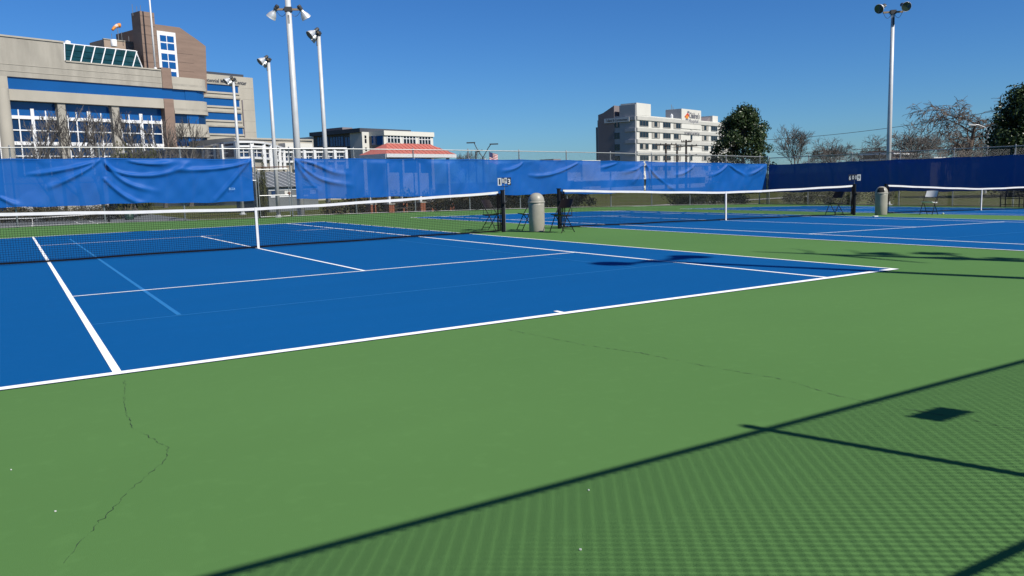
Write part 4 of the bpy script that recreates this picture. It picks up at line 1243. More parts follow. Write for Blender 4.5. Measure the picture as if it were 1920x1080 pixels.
# shaded side walls
y1 = F4.side(1162.5, 240, 0)[0]; y2 = F4.side(1153, 240, 0)[0]; y3 = F4.side(1123, 240, 0)[0]; y4 = F4.side(1115, 260, 0)[0]
F4.box('side_wall', -0.3, -0.003, 0.25, y1, -2, F4.Z(1194, 193.5)-0.3, M_greyw2)  # grey skin over the cream wall, ledges too: shade put into the colour
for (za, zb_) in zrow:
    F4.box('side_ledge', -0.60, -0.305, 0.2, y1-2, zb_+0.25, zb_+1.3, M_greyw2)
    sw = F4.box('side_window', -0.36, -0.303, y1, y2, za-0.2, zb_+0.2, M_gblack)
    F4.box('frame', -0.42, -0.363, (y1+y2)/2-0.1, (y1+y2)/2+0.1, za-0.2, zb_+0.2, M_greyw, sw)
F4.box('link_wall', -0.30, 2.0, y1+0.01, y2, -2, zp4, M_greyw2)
bl = MB()
bl.v = []
zz1 = F4.side(1154, 197.5, -0.3)[1]; zz2 = F4.side(1123, 215.5, -0.3)[1]; ym = F4.side(1140, 206, -.3)[0]; zm_ = F4.side(1131, 212, -.3)[1]
poly = [(y2+0.01, -2), (y3, -2), (y3, zz2), (F4.side(1131, 212, -.3)[0], zm_), (y2+0.01, zz1)]
n_ = len(poly)
bl.v = [(-0.4, y, z) for y, z in poly]+[(4, y, z) for y, z in poly]
bl.f = [tuple(reversed(range(n_))), tuple(range(n_, 2*n_))]+[((i+1) % n_, i, i+n_, (i+1) % n_+n_) for i in range(n_)]
bl.build('rear_block', M_greyw, rt4)
F4.box('rear_step', 0.5, 3, y3+0.01, (y3+y4)/2, -2, F4.side(1119, 226, .5)[1], M_greyw2)
F4.box('rear_low', 0.8, 3, (y3+y4)/2+0.01, y4, -2, F4.side(1115, 239, .8)[1], M_greyw)
F4.box('slot_wall', 3.0, 8, y1+0.02, y2-0.02, zp4, F4.Z(1158, 197.5), M_cream)
ya = F4.side(1180, 224, -0.9)[0]; yb = F4.side(1133, 226, -0.9)[0]
za_ = F4.side(1156, 229.5, -0.9)[1]; zb2 = F4.side(1156, 221, -0.9)[1]
sp_ = F4.box('sign_panel', -1.0, -0.86, ya, yb, za_, zb2, M_fascia)
me = text_mesh('Tulland & Commonwed', (zb2-za_)*0.62, (yb-ya)*0.86, bold=0.02)
o = link('sign_lettering', me, M_lettr, sp_); o.rotation_euler = (0, 0, -math.pi/2); o.location = (-1.06, yb-(yb-ya)*0.07, za_+(zb2-za_)*0.2)

# ---- long low white building seen through the windscreen
F5 = Frame('low_commercial_building', 'long low white building with a row of windows, dimly seen through the far windscreen', 1064, 335, 125, -2.2)
z5 = F5.Z(1080, 323); xr5 = F5.X(1322, 330)
F5.box('wall', 0, xr5, 0, 12, -0.5, z5, M_cream)
F5.box('tower_block', F5.X(1092, 310, -0.3), F5.X(1126, 310, -.3), -0.3, 8, -0.5, F5.Z(1105, 300.5, -.3), M_cream)
F5.box('dark_roof', F5.X(1018, 310, 10), F5.X(1110, 310, 10), 10, 20, z5-3, F5.Z(1060, 303, 10), M_greyw2)
F5.box('roof_unit', F5.X(1038, 310, 12), F5.X(1052, 310, 12), 12, 15, z5-2, F5.Z(1045, 298, 12), M_greyw)
for k in range(16):
    xx = 0.8+k*(xr5-1.6)/16
    F5.box('window', xx, xx+(xr5/16)*0.55, -0.05, 0.02, F5.Z(1200, 346), F5.Z(1200, 337), M_gdark)
F5.box('canopy', 0, xr5, -1.2, -0.06, F5.Z(1200, 336), F5.Z(1200, 334.5), M_wframe)

# low roofs beyond the right fence
F6 = Frame('low_brown_building', 'low brown roofed house behind the bare trees at right', 1700, 300, 95, -1.5)
F6.box('wall', F6.X(1672, 300), F6.X(1722, 300), 0, 3, -0.5, F6.Z(1740, 291), mat('house_brown', (0.10, 0.065, 0.05), 0.9, .2, 1))
F6.box('eave', F6.X(1670, 300), F6.X(1724, 300), -0.3, 3.2, F6.Z(1740, 291), F6.Z(1740, 289), M_wframe)
F6.box('roof', F6.X(1673, 300), F6.X(1721, 300), 0.2, 2.6, F6.Z(1740, 289), F6.Z(1740, 284.5), mat('roof_brown', (0.12, 0.08, 0.06), 0.9, .2, 1))
F7 = Frame('pale_shed', 'pale low building glimpsed through the dark windscreen', 1770, 310, 85, -1.5)
F7.box('wall', F7.X(1745, 310), F7.X(1785, 310), 0, 6, -0.5, F7.Z(1765, 297), M_cream)
F7.box('roof', F7.X(1742, 310), F7.X(1788, 310), -0.4, 6.4, F7.Z(1765, 297), F7.Z(1765, 295), M_fascia)
F7.box('door', F7.X(1765, 310, -.05), F7.X(1772, 310, -.05), -0.05, -0.003, 0, F7.Z(1765, 306), M_gdark)

# small metal roofed shed behind the gate
F8 = Frame('metal_roof_shed', 'low shed with a grey ribbed metal roof, seen through the gate', 525, 360, 74, -1.7)
xa, xb = F8.X(497, 350), F8.X(600, 350)
F8.box('wall', xa+0.3, xb-0.3, 0, 5, -0.3, F8.Z(525, 350), M_asph)
F8.box('white_trim', xa+0.3, xb-0.3, -0.05, -0.003, F8.Z(525, 357), F8.Z(525, 354), M_fascia)
F8.box('white_trim', xa+0.5, xb-1.5, -0.05, -0.003, F8.Z(525, 370), F8.Z(525, 367), M_fascia)
rf = MB(); zr0, zr1 = F8.Z(525, 350.5), F8.Z(525, 322, 4.5)
rf.v = [(xa, -0.3, zr0), (xb, -0.3, zr0), (xb, 4.5, zr1), (xa, 4.5, zr1), (xa, 9, zr0), (xb, 9, zr0)]
rf.f = [(0, 1, 2, 3), (3, 2, 5, 4), (0, 3, 4), (1, 5, 2)]
ro = rf.build('roof', M_metalroof, F8.root)
for k in range(9):
    xx = xa+0.1+(xb-xa-0.2)*k/8
    MB().tube([(xx, -0.32, zr0+0.03), (xx, 4.5, zr1+0.03)], 0.03, 4).build('roof_rib', M_fascia, ro)
for k in range(4):
    xx = xa+0.6+(xb-xa)*k/4.3
    F8.box('window', xx, xx+0.7, -0.04, 0.01, F8.Z(525, 366), F8.Z(525, 358), M_cream if k % 2 else M_gdark)

# ------------------------------------------------------------------ red roofed pavilion
F9 = Frame('park_pavilion', 'open pavilion with red hip roof on white posts with brick bases', 727, 330, 43, -0.2, 'pavilion')
zb9 = tz(F9.o[0], F9.o[1]); F9.root.location.z = zb9; F9.o[2] = zb9
W9 = F9.X(854, 288, -0.3); D9 = F9.side(674, 288, -0.3)[0]
ze = F9.Z(727, 288.5)
xq0, xq1, yq0, yq1 = -0.35, W9, -0.35, D9
ax_, ay_ = (xq0+xq1)/2, (yq0+yq1)/2
zap = ze
for _ in range(40):
    zap += 0.05
    q = F9.o+EX*ax_+EY*ay_+np.array([0, 0, zap]); d_ = q-CAM
    if 540-FPX*np.dot(d_, AY)/np.dot(d_, AF) < 270: break
rg = MB(); hr = max(0.3, (xq1-xq0-(yq1-yq0))/2)
rg.v = [(xq0, yq0, ze), (xq1, yq0, ze), (xq1, yq1, ze), (xq0, yq1, ze), (ax_-hr, ay_, zap), (ax_+hr, ay_, zap)]
rg.f = [(0, 1, 5, 4), (1, 2, 5), (2, 3, 4, 5), (3, 0, 4), (3, 2, 1, 0)]
ro = rg.build('roof', M_red, F9.root)
for k in range(1, 16):
    f = k/16; xx = xq0+(xq1-xq0)*f
    xt = min(max(xx, ax_-hr), ax_+hr); fr_ = 1.0
    if xx < ax_-hr: fr_ = (xx-xq0)/(ax_-hr-xq0)
    elif xx > ax_+hr: fr_ = (xq1-xx)/(xq1-ax_-hr)
    MB().tube([(xx, yq0, ze+0.015), (xx, yq0+(ay_-yq0)*fr_, ze+(zap-ze)*fr_+0.015)], 0.014, 4).build('roof_seam', M_red, ro)
fh = 0.19
F9.box('fascia', xq0, xq1, yq0-0.02, yq0+0.06, ze-fh, ze-0.003, M_fascia)
F9.box('fascia', xq0-0.02, xq0+0.06, yq0+0.062, yq1, ze-fh*1.4, ze-0.003, M_fascia)
F9.box('fascia', xq1-0.06, xq1+0.02, yq0+0.062, yq1, ze-fh, ze-0.003, M_fascia)
F9.box('fascia', xq0+0.07, xq1-0.07, yq1-0.06, yq1+0.02, ze-fh, ze-0.003, M_fascia)
cw = W9-0.35
for (cx_, cy_) in ((0, 0), (cw/2, 0), (cw, 0), (0, D9-0.35), (cw/2, D9-0.35), (cw, D9-0.35)):
    po = F9.box('post', cx_-0.07, cx_+0.07, cy_-0.07, cy_+0.07, 0.55, ze-fh, M_fascia)
    nb2 = 7
    F9.box('mortar_core', cx_-0.185, cx_+0.185, cy_-0.185, cy_+0.185, -0.1, 0.545, M_mortar, po)
    brk = MB()
    for k in range(nb2):
        z0 = 0.0+k*0.078
        off = 0.05 if k % 2 else 0
        for s in range(2):
            x0_ = cx_-0.2+s*0.2+ (0.0 if not off else 0.0)
            brk.box(x0_+0.006, x0_+0.194, cy_-0.2, cy_+0.2, z0+0.006, z0+0.072)
    brk.build('brick_base', M_brick, po, kind='stuff')
    F9.box('base_cap', cx_-0.23, cx_+0.23, cy_-0.23, cy_+0.23, 0.548, 0.60, M_conc, po)
def table(cx_, cy_, lab):
    q = F9.o+EX*cx_+EY*cy_
    t = thing('picnic_table', lab, 'table', (q[0], q[1], tz(q[0], q[1])), math.pi/2-BA, 'tables under the pavilion')
    MB().box(-0.9, 0.9, -0.38, 0.38, 0.70, 0.75).build('tabletop', M_wood, t)
    for s in (-1, 1):
        MB().box(-0.9, 0.9, s*0.72-0.13, s*0.72+0.13, 0.42, 0.46).build('bench_seat', M_wood, t)
        MB().tube([(s*0.6, -0.7, 0), (s*0.6, 0.3, 0.72)], 0.035, 5).build('leg', M_wood, t)
        MB().tube([(s*0.6, 0.7, 0), (s*0.6, -0.3, 0.72)], 0.035, 5).build('leg', M_wood, t)
table(cw*0.28, D9*0.5, 'picnic table under the left half of the red roofed pavilion')
table(cw*0.75, D9*0.5, 'picnic table under the right half of the red roofed pavilion')

# ------------------------------------------------------------------ neighbouring court beyond the left fence
sheet(-60, 9, 22, 112, tz, 0.02, 1.0, 1.0).build('old_court_pavement', M_asph, smooth=True, kind='structure')
pn = at_depth(62, 426, 75)
NX, NY = float(pn[0]), float(pn[1])
make_net(NX, NY, tz, 'distant tennis net on the grey court beyond the left fence')
oc = bpy.data.objects['old_court_pavement']
for (a, c, d_, e) in ((-4.1, -11.9, -4.1, 11.9), (4.1, -11.9, 4.1, 11.9), (-5.48, -11.9, -5.48, 11.9), (5.48, -11.9, 5.48, 11.9), (-5.48, -11.9, 5.48, -11.9), (-4.1, -6.4, 4.1, -6.4), (0, -6.4, 0, 6.4), (-4.1, 6.4, 4.1, 6.4), (-5.48, 11.9, 5.48, 11.9)):
    bq = strip(NX+a, NY+c, NX+d_, NY+e, 0.08)
    bq.v = [(x, y, tz(x, y)+0.035) for x, y, z in bq.v]
    bq.build('court_line', M_white, oc)
p = on_z(243, 412, -1.6)
gb = thing('waste_barrel', 'dark green waste barrel on the grey court beyond the left fence', 'trash can', (p[0], p[1], tz(p[0], p[1])))
MB().lathe([(0.0, 0), (0.42, 0), (0.46, 0.1), (0.46, 0.85), (0.0, 0.85)], 18).build('body', M_gbin, gb, smooth=True)
MB().lathe([(0.49, 0.85), (0.49, 0.92), (0.30, 1.02), (0.001, 1.04)], 18).build('lid', M_gbin, gb, smooth=True)

# pale path and kerb behind the back fence
def path_strip(x0, y0, x1, y1, wd, m, nm, dz=0.03):
    bq = strip(x0, y0, x1, y1, wd); bq.v = [(x, y, tz(x, y)+dz) for x, y, z in bq.v]
    # wide strips follow the slope on both sides
    return bq.build(nm, m, kind='structure')
path_strip(12, 25.5, 60, 30, 1.4, M_conc, 'path')

# ------------------------------------------------------------------ vegetation
def leaf_cloud(rnd, centers, n, size, flat=0.0):
    """leaf quads scattered round clump centres [(c, r)]"""
    V, Fc = [], []
    wts = [r**2 for c, r in centers]; tot = sum(wts)
    for (c, r), wq in zip(centers, wts):
        m = int(n*wq/tot)
        for _ in range(m):
            d = Vector((rnd.gauss(0, 1), rnd.gauss(0, 1), rnd.gauss(0, 1))).normalized()
            q = Vector(c)+d*(r*rnd.uniform(0.35, 1.05)); q.z = c[2]+(q.z-c[2])*0.85
            nrm = (d+Vector((rnd.gauss(0, .6), rnd.gauss(0, .6), rnd.gauss(0.25, .6)))).normalized()
            a = nrm.orthogonal().normalized(); a.rotate(Matrix.Rotation(rnd.uniform(0, 6.28), 3, nrm)); b2 = nrm.cross(a)
            s = size*rnd.uniform(0.6, 1.25)
            k = len(V)
            V += [tuple(q-a*s*.5), tuple(q+b2*s*.28+nrm*s*.08), tuple(q+a*s*.5), tuple(q-b2*s*.28+nrm*s*.08)]
            Fc.append((k, k+1, k+2, k+3))
    b = MB(); b.v, b.f = V, Fc
    return b

def evergreen(label, x, y, H, Rm, seed, zb=None, n=26000, leaf=0.27):
    rnd = random.Random(seed)
    zb = tz(x, y) if zb is None else zb
    t = thing('magnolia_tree', label, 'tree', (x, y, zb-0.05), rnd.uniform(0, 6))
    tr = MB(); tr.tube([(0, 0, 0), (0.05, 0, H*.4), (0, .05, H*.85)], [0.24, 0.17, 0.04], 8)
    cl = []
    for k in range(150):
        f = rnd.random()**0.95
        z = H*(0.06+0.88*f)
        prof = (1-f**2.3)**0.62*(0.86+0.14*min(1, f*5))
        r = Rm*prof*math.sqrt(rnd.uniform(0.12, 1.0))*0.9; a = rnd.uniform(0, 6.283)
        c = (r*math.cos(a), r*math.sin(a), z)
        cl.append((c, rnd.uniform(0.35, 0.85)*Rm*0.28+0.15))
        if k % 2 == 0: tr.tube([(0, 0, z*0.75), (c[0]*.6, c[1]*.6, z*.92), c], [0.05, 0.03, 0.012], 4)
    tr.build('trunk', M_bark, t)
    leaf_cloud(rnd, cl, n, leaf).build('crown', M_leaf, t)
    return t
p = at_depth(1393, 300, 88); evergreen('dense dark green magnolia tree beside the white hospital', p[0], p[1], 9.6, 3.75, 4)
p = at_depth(1934, 300, 58); evergreen('dense dark magnolia tree cut by the right edge of the picture', p[0], p[1], 8.0, 4.0, 9)

def bare_meshes(seed, H, spread, droop=0.0, lv=4, kids=(6, 5, 5, 4), trunk=0.16, upright=0.6, twig=0.012):
    rnd = random.Random(seed)
    T, B = MB(), MB()
    def grow(p, d, L, r, lev):
        pts = [p]; n = 4 if lev < 2 else 3
        q = p.copy(); dd = d.copy()
        for i in range(n):
            dd = (dd+Vector((rnd.gauss(0, .13), rnd.gauss(0, .13), rnd.gauss(0.06*upright, .10)-droop*lev*.03))).normalized()
            q = q+dd*(L/n); pts.append(q.copy())
        rad = [max(twig*0.7, r*(1-0.62*i/n)) for i in range(n+1)]
        (T if lev == 0 else B).tube(pts, rad, 7 if lev == 0 else (5 if lev == 1 else 3), False)
        if lev >= lv: return
        for k in range(kids[lev]):
            f = (0.30 if lev == 0 else 0.22)+0.75*(k+rnd.random())/kids[lev]
            i = min(n-1, int(f*n)); s = pts[i].lerp(pts[i+1], f*n-i)
            ax = (pts[i+1]-pts[i]).normalized(); o = ax.orthogonal().normalized(); o.rotate(Matrix.Rotation(rnd.uniform(0, 6.283), 3, ax))
            an = rnd.uniform(.45, .95)*spread
            nd = (ax*math.cos(an)+o*math.sin(an)+Vector((0, 0, 0.15*upright))).normalized()
            grow(s, nd, L*rnd.uniform(.48, .70)*(1.05-0.35*f if lev == 0 else 1), max(twig, r*0.46*(1.1-.5*f)), lev+1)
    grow(Vector((0, 0, 0)), Vector((0, 0, 1)), H*0.62, trunk, 0)
    return T.mesh('trunk'), B.mesh('branches')
def plant_bare(label, meshes, x, y, s, rz, m, sz=None, group='bare winter trees'):
    t = thing('bare_tree', label, 'tree', (x, y, tz(x, y)-0.05), rz, group)
    t.scale = (s, s, sz or s)
    for me, nm in zip(meshes, ('trunk', 'branches')): link(nm, me, m, t)
    return t
mA = bare_meshes(11, 8, 0.95, twig=0.019, kids=(8, 6, 5, 5), upright=0.8)
mB = bare_meshes(12, 8, 1.15, twig=0.021, upright=0.3, kids=(8, 6, 6, 5))
mC = bare_meshes(13, 8, 1.1, twig=0.021, upright=0.2, kids=(8, 6, 6, 5))
mD = bare_meshes(14, 7, 0.6, twig=0.013, upright=1.2, kids=(7, 5, 4, 3))
mE = bare_meshes(15, 9, 1.25, droop=2.0, twig=0.020, upright=0.2, kids=(9, 7, 6, 6), trunk=0.22)
def bare_at(label, me, u, v, D, rz, m, hm, wscale=1.0):
    p = at_depth(u, v, D); x, y = float(p[0]), float(p[1]); zb = tz(x, y)
    co = np.array([q.co for q in me[1].vertices]); top = np.percentile(co[:, 2], 99.7)
    s = (p[2]-zb)/top
    return plant_bare(label, me, x, y, s*wscale, rz, m, s)
bare_at('slim bare tree just right of the dark magnolia', mA, 1493, 236, 110, 0.3, M_bark, 8)
bare_at('low spreading bare tree, left of a twin', mB, 1562, 259, 100, 1.1, M_bark, 8, 1.35)
bare_at('low spreading bare tree with fine twigs, right of its twin', mC, 1608, 256, 100, 2.0, M_bark, 8, 1.35)
bare_at('dark bare tree right of the right light pole', mB, 1714, 228, 80, 4.1, M_bark, 8, 1.25)
bare_at('tall brownish bare tree with drooping twigs, left of the edge magnolia', mE, 1822, 186, 84, 0.7, M_bark2, 9, 1.3)
bare_at('bare tree low behind the drooping brownish tree', mC, 1775, 250, 95, 3.3, M_bark2, 8)
bare_at('bare tree between the red roofed pavilion and the street lamp', mA, 868, 281, 130, 3.3, M_bark, 8)
for (u, v, D, k, lab) in ((75, 205, 96, 0.1, 'leftmost slender bare tree before the hospital windows'), (140, 200, 99, 1.2, 'slender bare tree before the first concrete pier of the hospital'), (186, 212, 101, 2.2, 'slender bare tree before the middle hospital bay'),
                          (238, 205, 104, 3.1, 'slender bare tree before the second concrete pier'), (296, 222, 106, 4.4, 'slender bare tree before the right hospital bay'), (345, 222, 110, 5.0, 'slender bare tree at the brown pilaster')):
    bare_at(lab, mD, u, v, D, k, M_bark, 7, 1.25)

# the slim tree behind the near fence, seen only by its shadow
tt = thing('bare_tree', 'slim bare tree behind the near fence whose shadow crosses the pavement', 'tree', (10.255, -20.47, -0.1), 0, 'bare winter trees')
def wz(w_, z): return (w_*0.947, w_*0.322, z+0.1)
MB().tube([(0, 0, 0), wz(0, 5), wz(-.02, 9), wz(-0.06, 11), wz(0, 12.35)], [0.20, 0.165, 0.135, 0.10, 0.03], 8).build('trunk', M_bark, tt)
bq = MB(); rnd = random.Random(5)
for pts, r0_ in (((wz(-.05, 11.2), wz(-.38, 10.4), wz(-.80, 9.5)), 0.085), ((wz(0, 11.4), wz(.45, 11.6), wz(.80, 12.0)), 0.03), ((wz(0, 10.6), wz(.5, 10.8), wz(.95, 11.1)), 0.03),
                 ((wz(0, 9.8), wz(.2, 10.2), wz(.42, 10.5)), 0.05), ((wz(0, 9.0), wz(.5, 9.4), wz(.85, 9.7)), 0.05), ((wz(0, 8.2), wz(.2, 8.5), wz(.4, 8.8)), 0.04)):
    bq.tube(pts, [r0_, r0_*.8, r0_*.3], 5)
bq.build('branches', M_bark, tt)
cl = [(wz(.30, 10.40), 0.26), (wz(.75, 9.72), 0.30), (wz(.02, 9.3), 0.28), (wz(.28, 8.7), 0.22), (wz(.55, 10.42), 0.16)]
leaf_cloud(rnd, cl, 460, 0.17).build('leaves', M_leaf, tt)

def shrub_mesh(seed, Rm, H, n, leaf):
    rnd = random.Random(seed)
    cl = [((rnd.uniform(-.7, .7)*Rm, rnd.uniform(-.6, .6)*Rm, rnd.uniform(.25, .75)*H), rnd.uniform(.3, .5)*Rm) for _ in range(12)]
    st = MB()
    for k in range(14):
        c = cl[k % 12][0]; st.tube([(rnd.uniform(-.1, .1), rnd.uniform(-.1, .1), 0), (c[0]*.5, c[1]*.5, c[2]*.6), (c[0]*1.1, c[1]*1.1, c[2]*1.25)], [0.016, 0.012, 0.006], 3)
    return leaf_cloud(rnd, cl, n, leaf).mesh('foliage'), st.mesh('stems')
sh = [shrub_mesh(30+k, 1.05, 1.15, 1500, 0.12) for k in range(3)]
def shrub(label, x, y, k, s, m, rz):
    t = thing('shrub', label, 'shrub', (x, y, tz(x, y)-0.03), rz, 'shrubs beyond the fences'); t.scale = (s, s, s)
    f, st = sh[k % 3]
    o = bpy.data.objects.new('foliage', f); COL.objects.link(o); o.parent = t
    if not f.materials: f.materials.append(m)
    o.material_slots[0].link = 'OBJECT'; o.material_slots[0].material = m
    link('stems', st, M_bark2, t)
    return t
rnd = random.Random(77)
words = ['first', 'second', 'third', 'fourth', 'fifth', 'sixth', 'seventh', 'eighth', 'ninth', 'tenth', 'eleventh', 'twelfth', 'thirteenth', 'fourteenth', 'fifteenth']
for k in range(15):
    if k < 7: x = 13.2+k*1.9+rnd.uniform(-.15, .15); y = 30.5+rnd.uniform(-.3, .5); sc_ = rnd.uniform(1.5, 1.8)
    else: x = 15.3+(k-7)*1.15+rnd.uniform(-.15, .15); y = 20.1+rnd.uniform(-.3, .5); sc_ = rnd.uniform(.85, 1.12)
    shrub('brown winter hedge shrub %s, %s from the gate' % ('behind the red roofed pavilion' if k < 7 else 'under the long windscreen', words[k if k < 7 else k-7]), x, y, k, sc_, M_hedge, rnd.uniform(0, 6))
for k in range(4):
    x = 31.5+k*1.7; y = 20.2+rnd.uniform(-.3, .5)
    shrub('dark olive shrub under the far corner windscreen, %s from the corner' % words[3-k], x, y, k, rnd.uniform(.9, 1.2), M_ivy, rnd.uniform(0, 6))
for k in range(4):
    x = 39.6+rnd.uniform(-.2, .4); y = 17.5-k*1.9
    shrub('dark olive shrub behind the right windscreen, %s from the corner' % words[k], x, y, k+1, rnd.uniform(.9, 1.25), M_ivy, rnd.uniform(0, 6))
for k in range(9):
    p = at_depth(4+k*27, 400, 92); x, y = float(p[0]), float(p[1])
    shrub('brown hedge shrub far beyond the grey court, %s from the left edge' % words[k], x, y, k, rnd.uniform(1.5, 1.9), M_hedge, rnd.uniform(0, 6))
for (u, v, D, k, lab) in ((489, 340, 52, 1, 'tall olive shrub left of the gate frame'), (230, 296, 90, 2, 'yellowish shrub below the middle hospital bay'), (265, 297, 92, 0, 'yellowish shrub below the right hospital bay')):
    p = at_depth(u, v, D); x, y = float(p[0]), float(p[1])
    t = shrub(lab, x, y, k, 1.0, M_ivy, k*1.0); h_ = (p[2]-tz(x, y))/0.95; t.scale = (min(h_, 2.2)*.8, min(h_, 2.2)*.8, h_) if D > 60 else (0.5, 0.5, h_*1.3)

# ------------------------------------------------------------------ street furniture beyond the fence
def street_lamp(u, v, D):
    p = at_depth(u, v, D); x, y = float(p[0]), float(p[1]); zb = tz(x, y); H = p[2]-zb
    t = thing('street_lamp', 'double armed street lamp left of the flags', 'street lamp', (x, y, zb), -YAW)
    MB().tube([(0, 0, 0), (0, 0, H-0.9)], [0.09, 0.06], 8).build('pole', M_ball, t)
    for s, dz in ((-1, 0.15), (1, 0.0)):
        MB().tube([(0, 0, H-1.0), (s*0.45, 0, H-0.25), (s*0.62, 0, H+dz-0.02)], 0.035, 6).build('arm', M_ball, t)
        MB().box(min(s*.55, s*1.2), max(s*.55, s*1.2), -0.13, 0.13, H+dz-0.03, H+dz+0.05).build('lamp_head', M_ball, t)
street_lamp(904.5, 271, 62)
def flag(u, D, vtop, name, label, m, w_, h_):
    p = at_depth(u, vtop, D); x, y = float(p[0]), float(p[1]); zb = tz(x, y); H = p[2]-zb
    t = thing('flagpole', label, 'flag', (x, y, zb), -YAW)
    MB().tube([(0, 0, 0), (0, 0, H)], [0.05, 0.03], 8).build('pole', M_galv, t)
    MB().lathe([(0.001, H+.12), (.06, H+.06), (.001, H)], 8).build('finial', M_galv, t)
    b = MB(); n = 10
    for j in range(7):
        for i in range(n+1):
            f = i/n; b.v.append((0.03+w_*f*0.82, 0.10*math.sin(f*7+j*.25)*f, H-0.06-h_*j/6-0.28*f*h_))
    b.f = [(j*(n+1)+i, j*(n+1)+i+1, (j+1)*(n+1)+i+1, (j+1)*(n+1)+i) for j in range(6) for i in range(n)]
    b.build('flag_cloth', m, t, smooth=True)
    return t, H
def flag_mat():
    m = bpy.data.materials.new('striped_flag'); m.use_nodes = True
    N, L = m.node_tree.nodes, m.node_tree.links; b = N['Principled BSDF']; b.inputs['Roughness'].default_value = .8
    tc = N.new('ShaderNodeTexCoord'); sx = N.new('ShaderNodeSeparateXYZ'); L.new(tc.outputs['Generated'], sx.inputs[0])
    # stripes follow the drooping cloth
    a = N.new('ShaderNodeMath'); a.operation = 'MULTIPLY_ADD'; a.inputs[1].default_value = 0.22; L.new(sx.outputs['X'], a.inputs[0]); L.new(sx.outputs['Z'], a.inputs[2])
    s = N.new('ShaderNodeMath'); s.operation = 'MULTIPLY'; s.inputs[1].default_value = 8.3; L.new(a.outputs[0], s.inputs[0])
    f = N.new('ShaderNodeMath'); f.operation = 'FRACT'; L.new(s.outputs[0], f.inputs[0])
    g = N.new('ShaderNodeMath'); g.operation = 'GREATER_THAN'; g.inputs[1].default_value = .5; L.new(f.outputs[0], g.inputs[0])
    mx = N.new('ShaderNodeMix'); mx.data_type = 'RGBA'; mx.inputs['A'].default_value = (.5, .03, .03, 1); mx.inputs['B'].default_value = (.75, .72, .70, 1); L.new(g.outputs[0], mx.inputs['Factor'])
    c1 = N.new('ShaderNodeMath'); c1.operation = 'LESS_THAN'; c1.inputs[1].default_value = .4; L.new(sx.outputs['X'], c1.inputs[0])
    c2 = N.new('ShaderNodeMath'); c2.operation = 'GREATER_THAN'; c2.inputs[1].default_value = .62; L.new(a.outputs[0], c2.inputs[0])
    c3 = N.new('ShaderNodeMath'); c3.operation = 'MULTIPLY'; L.new(c1.outputs[0], c3.inputs[0]); L.new(c2.outputs[0], c3.inputs[1])
    m2 = N.new('ShaderNodeMix'); m2.data_type = 'RGBA'; m2.inputs['B'].default_value = (.02, .03, .12, 1)
    L.new(c3.outputs[0], m2.inputs['Factor']); L.new(mx.outputs['Result'], m2.inputs['A']); L.new(m2.outputs['Result'], b.inputs['Base Color'])
    return m
flag(917, 100, 284, 'flagpole', 'national flag with red and white stripes above the windscreen', flag_mat(), 1.25, 1.25)
flag(908.5, 100, 296, 'flagpole', 'plain white flag low beside the striped flag', M_band, 0.5, 0.6)

def utility_pole(label, u, v, D, arms):
    p = at_depth(u, v, D); x, y = float(p[0]), float(p[1]); zb = tz(x, y); H = p[2]-zb
    t = thing('utility_pole', label, 'utility pole', (x, y, zb), -YAW*0.9, 'utility poles before the white hospital')
    MB().tube([(0, 0, 0), (0, 0, H)], [0.24, 0.17], 8).build('pole', M_wood, t)
    for (dz, w_) in arms:
        MB().box(-w_, w_, -0.26, -0.14, H-dz-0.09, H-dz+0.09).build('crossarm', M_wood, t)
        for s in (-.9, -.5, .5, .9):
            MB().lathe([(.06, 0), (.10, .10), (.04, .25), (.001, .28)], 6, (s*w_, -.2, H-dz+.09)).build('insulator', M_ball, t)
    return t, (x, y, zb+H)
t1, q1 = utility_pole('utility pole with one crossarm before the hospital windows', 1248.5, 268.5, 140, ((0.3, 1.9),))
t2, q2 = utility_pole('tall utility pole with two crossarms before the hospital signs', 1286.5, 262, 140, ((0.35, 0.9), (1.1, 1.9)))
t3, q3 = utility_pole('thin wooden pole between the two crossarmed poles', 1269.5, 281, 140, ())
MB().tube([(0, 0, q1[2]-tz(q1[0], q1[1])-2.9), (0.9, 0, q1[2]-tz(q1[0], q1[1])-2.6)], 0.07, 5).build('lamp_arm', M_wood, t1)
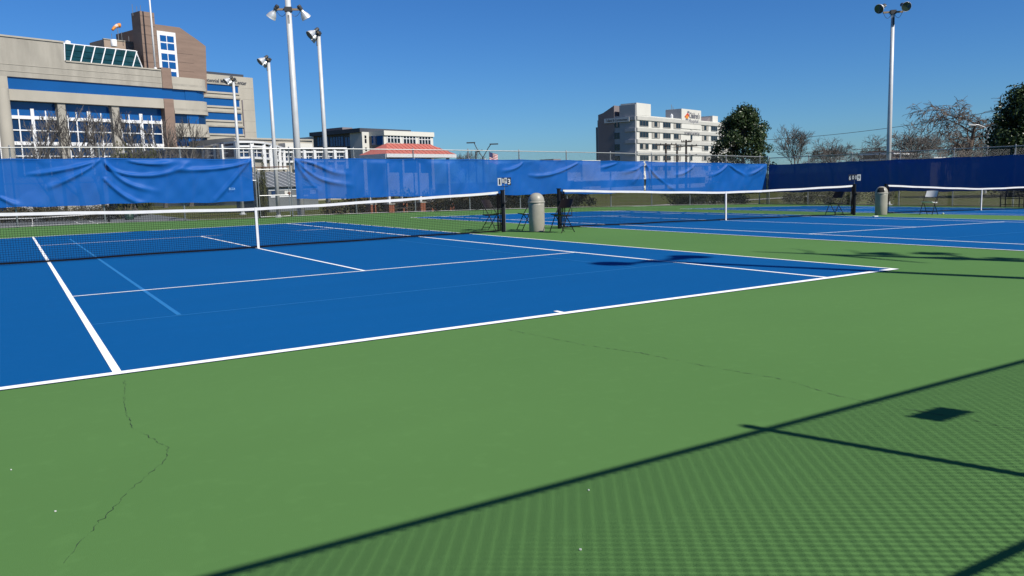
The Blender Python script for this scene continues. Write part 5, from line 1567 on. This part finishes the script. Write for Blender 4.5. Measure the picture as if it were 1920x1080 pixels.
MB().tube([(0, 0, q2[2]-tz(q2[0], q2[1])-2.9), (1.9, 0, q2[2]-tz(q2[0], q2[1])-2.5)], 0.07, 5).build('lamp_arm', M_wood, t2)
def wire(label, a, c, sag, r=0.03):
    P = []
    for k in range(25):
        f = k/24; q = [a[i]+(c[i]-a[i])*f for i in range(3)]; q[2] -= sag*4*f*(1-f); P.append(q)
    MB().tube(P, r, 4).build('power_line', M_wood, label=label, cat='power line', group='overhead power lines')
e1 = at_depth(1960, 190, 95); wire('overhead wire rising to the right above the bare trees', (q2[0], q2[1], q2[2]-0.2), tuple(e1), 1.4, 0.03)
e2 = at_depth(1960, 232, 95); wire('overhead wire crossing low behind the bare trees', (q2[0], q2[1], q2[2]-1.1), tuple(e2), 2.0, 0.025)
wire('wire between the two crossarmed utility poles', (q1[0], q1[1], q1[2]-0.3), (q2[0], q2[1], q2[2]-1.0), 0.4, 0.03)

def cobra(u, v, D):
    p = at_depth(u, v, D); x, y = float(p[0]), float(p[1]); zb = tz(x, y); H = p[2]-zb
    t = thing('street_lamp', 'street lamp with one curved arm before the edge magnolia', 'street lamp', (x, y, zb), -YAW)
    MB().tube([(0, 0, 0), (0, 0, H-.6)], [.10, .07], 8).build('pole', M_pole, t)
    MB().tube([(0, 0, H-.7), (-.25, 0, H-.25), (-.8, 0, H-.02), (-1.1, 0, H)], .035, 6).build('arm', M_pole, t)
    MB().rbox((-1.35, 0, H+.0), .3, .12, .06, Matrix.Rotation(0.1, 3, 'Y')).build('lamp_head', M_pole, t)
cobra(1853, 233, 66)
def thin_pole(u, v, D, label):
    p = at_depth(u, v, D); x, y = float(p[0]), float(p[1]); zb = tz(x, y); H = p[2]-zb
    t = thing('sign_post', label, 'pole', (x, y, zb), -YAW)
    MB().tube([(0, 0, 0), (0, 0, H)], .06, 6).build('pole', M_ball, t)
    MB().tube([(0, 0, H-.05), (.5, 0, H+.1)], .04, 5).build('arm', M_ball, t)
thin_pole(1649.5, 277, 70, 'thin dark pole left of the right light pole')
thin_pole(892, 284, 60, 'short dark post left of the double street lamp')
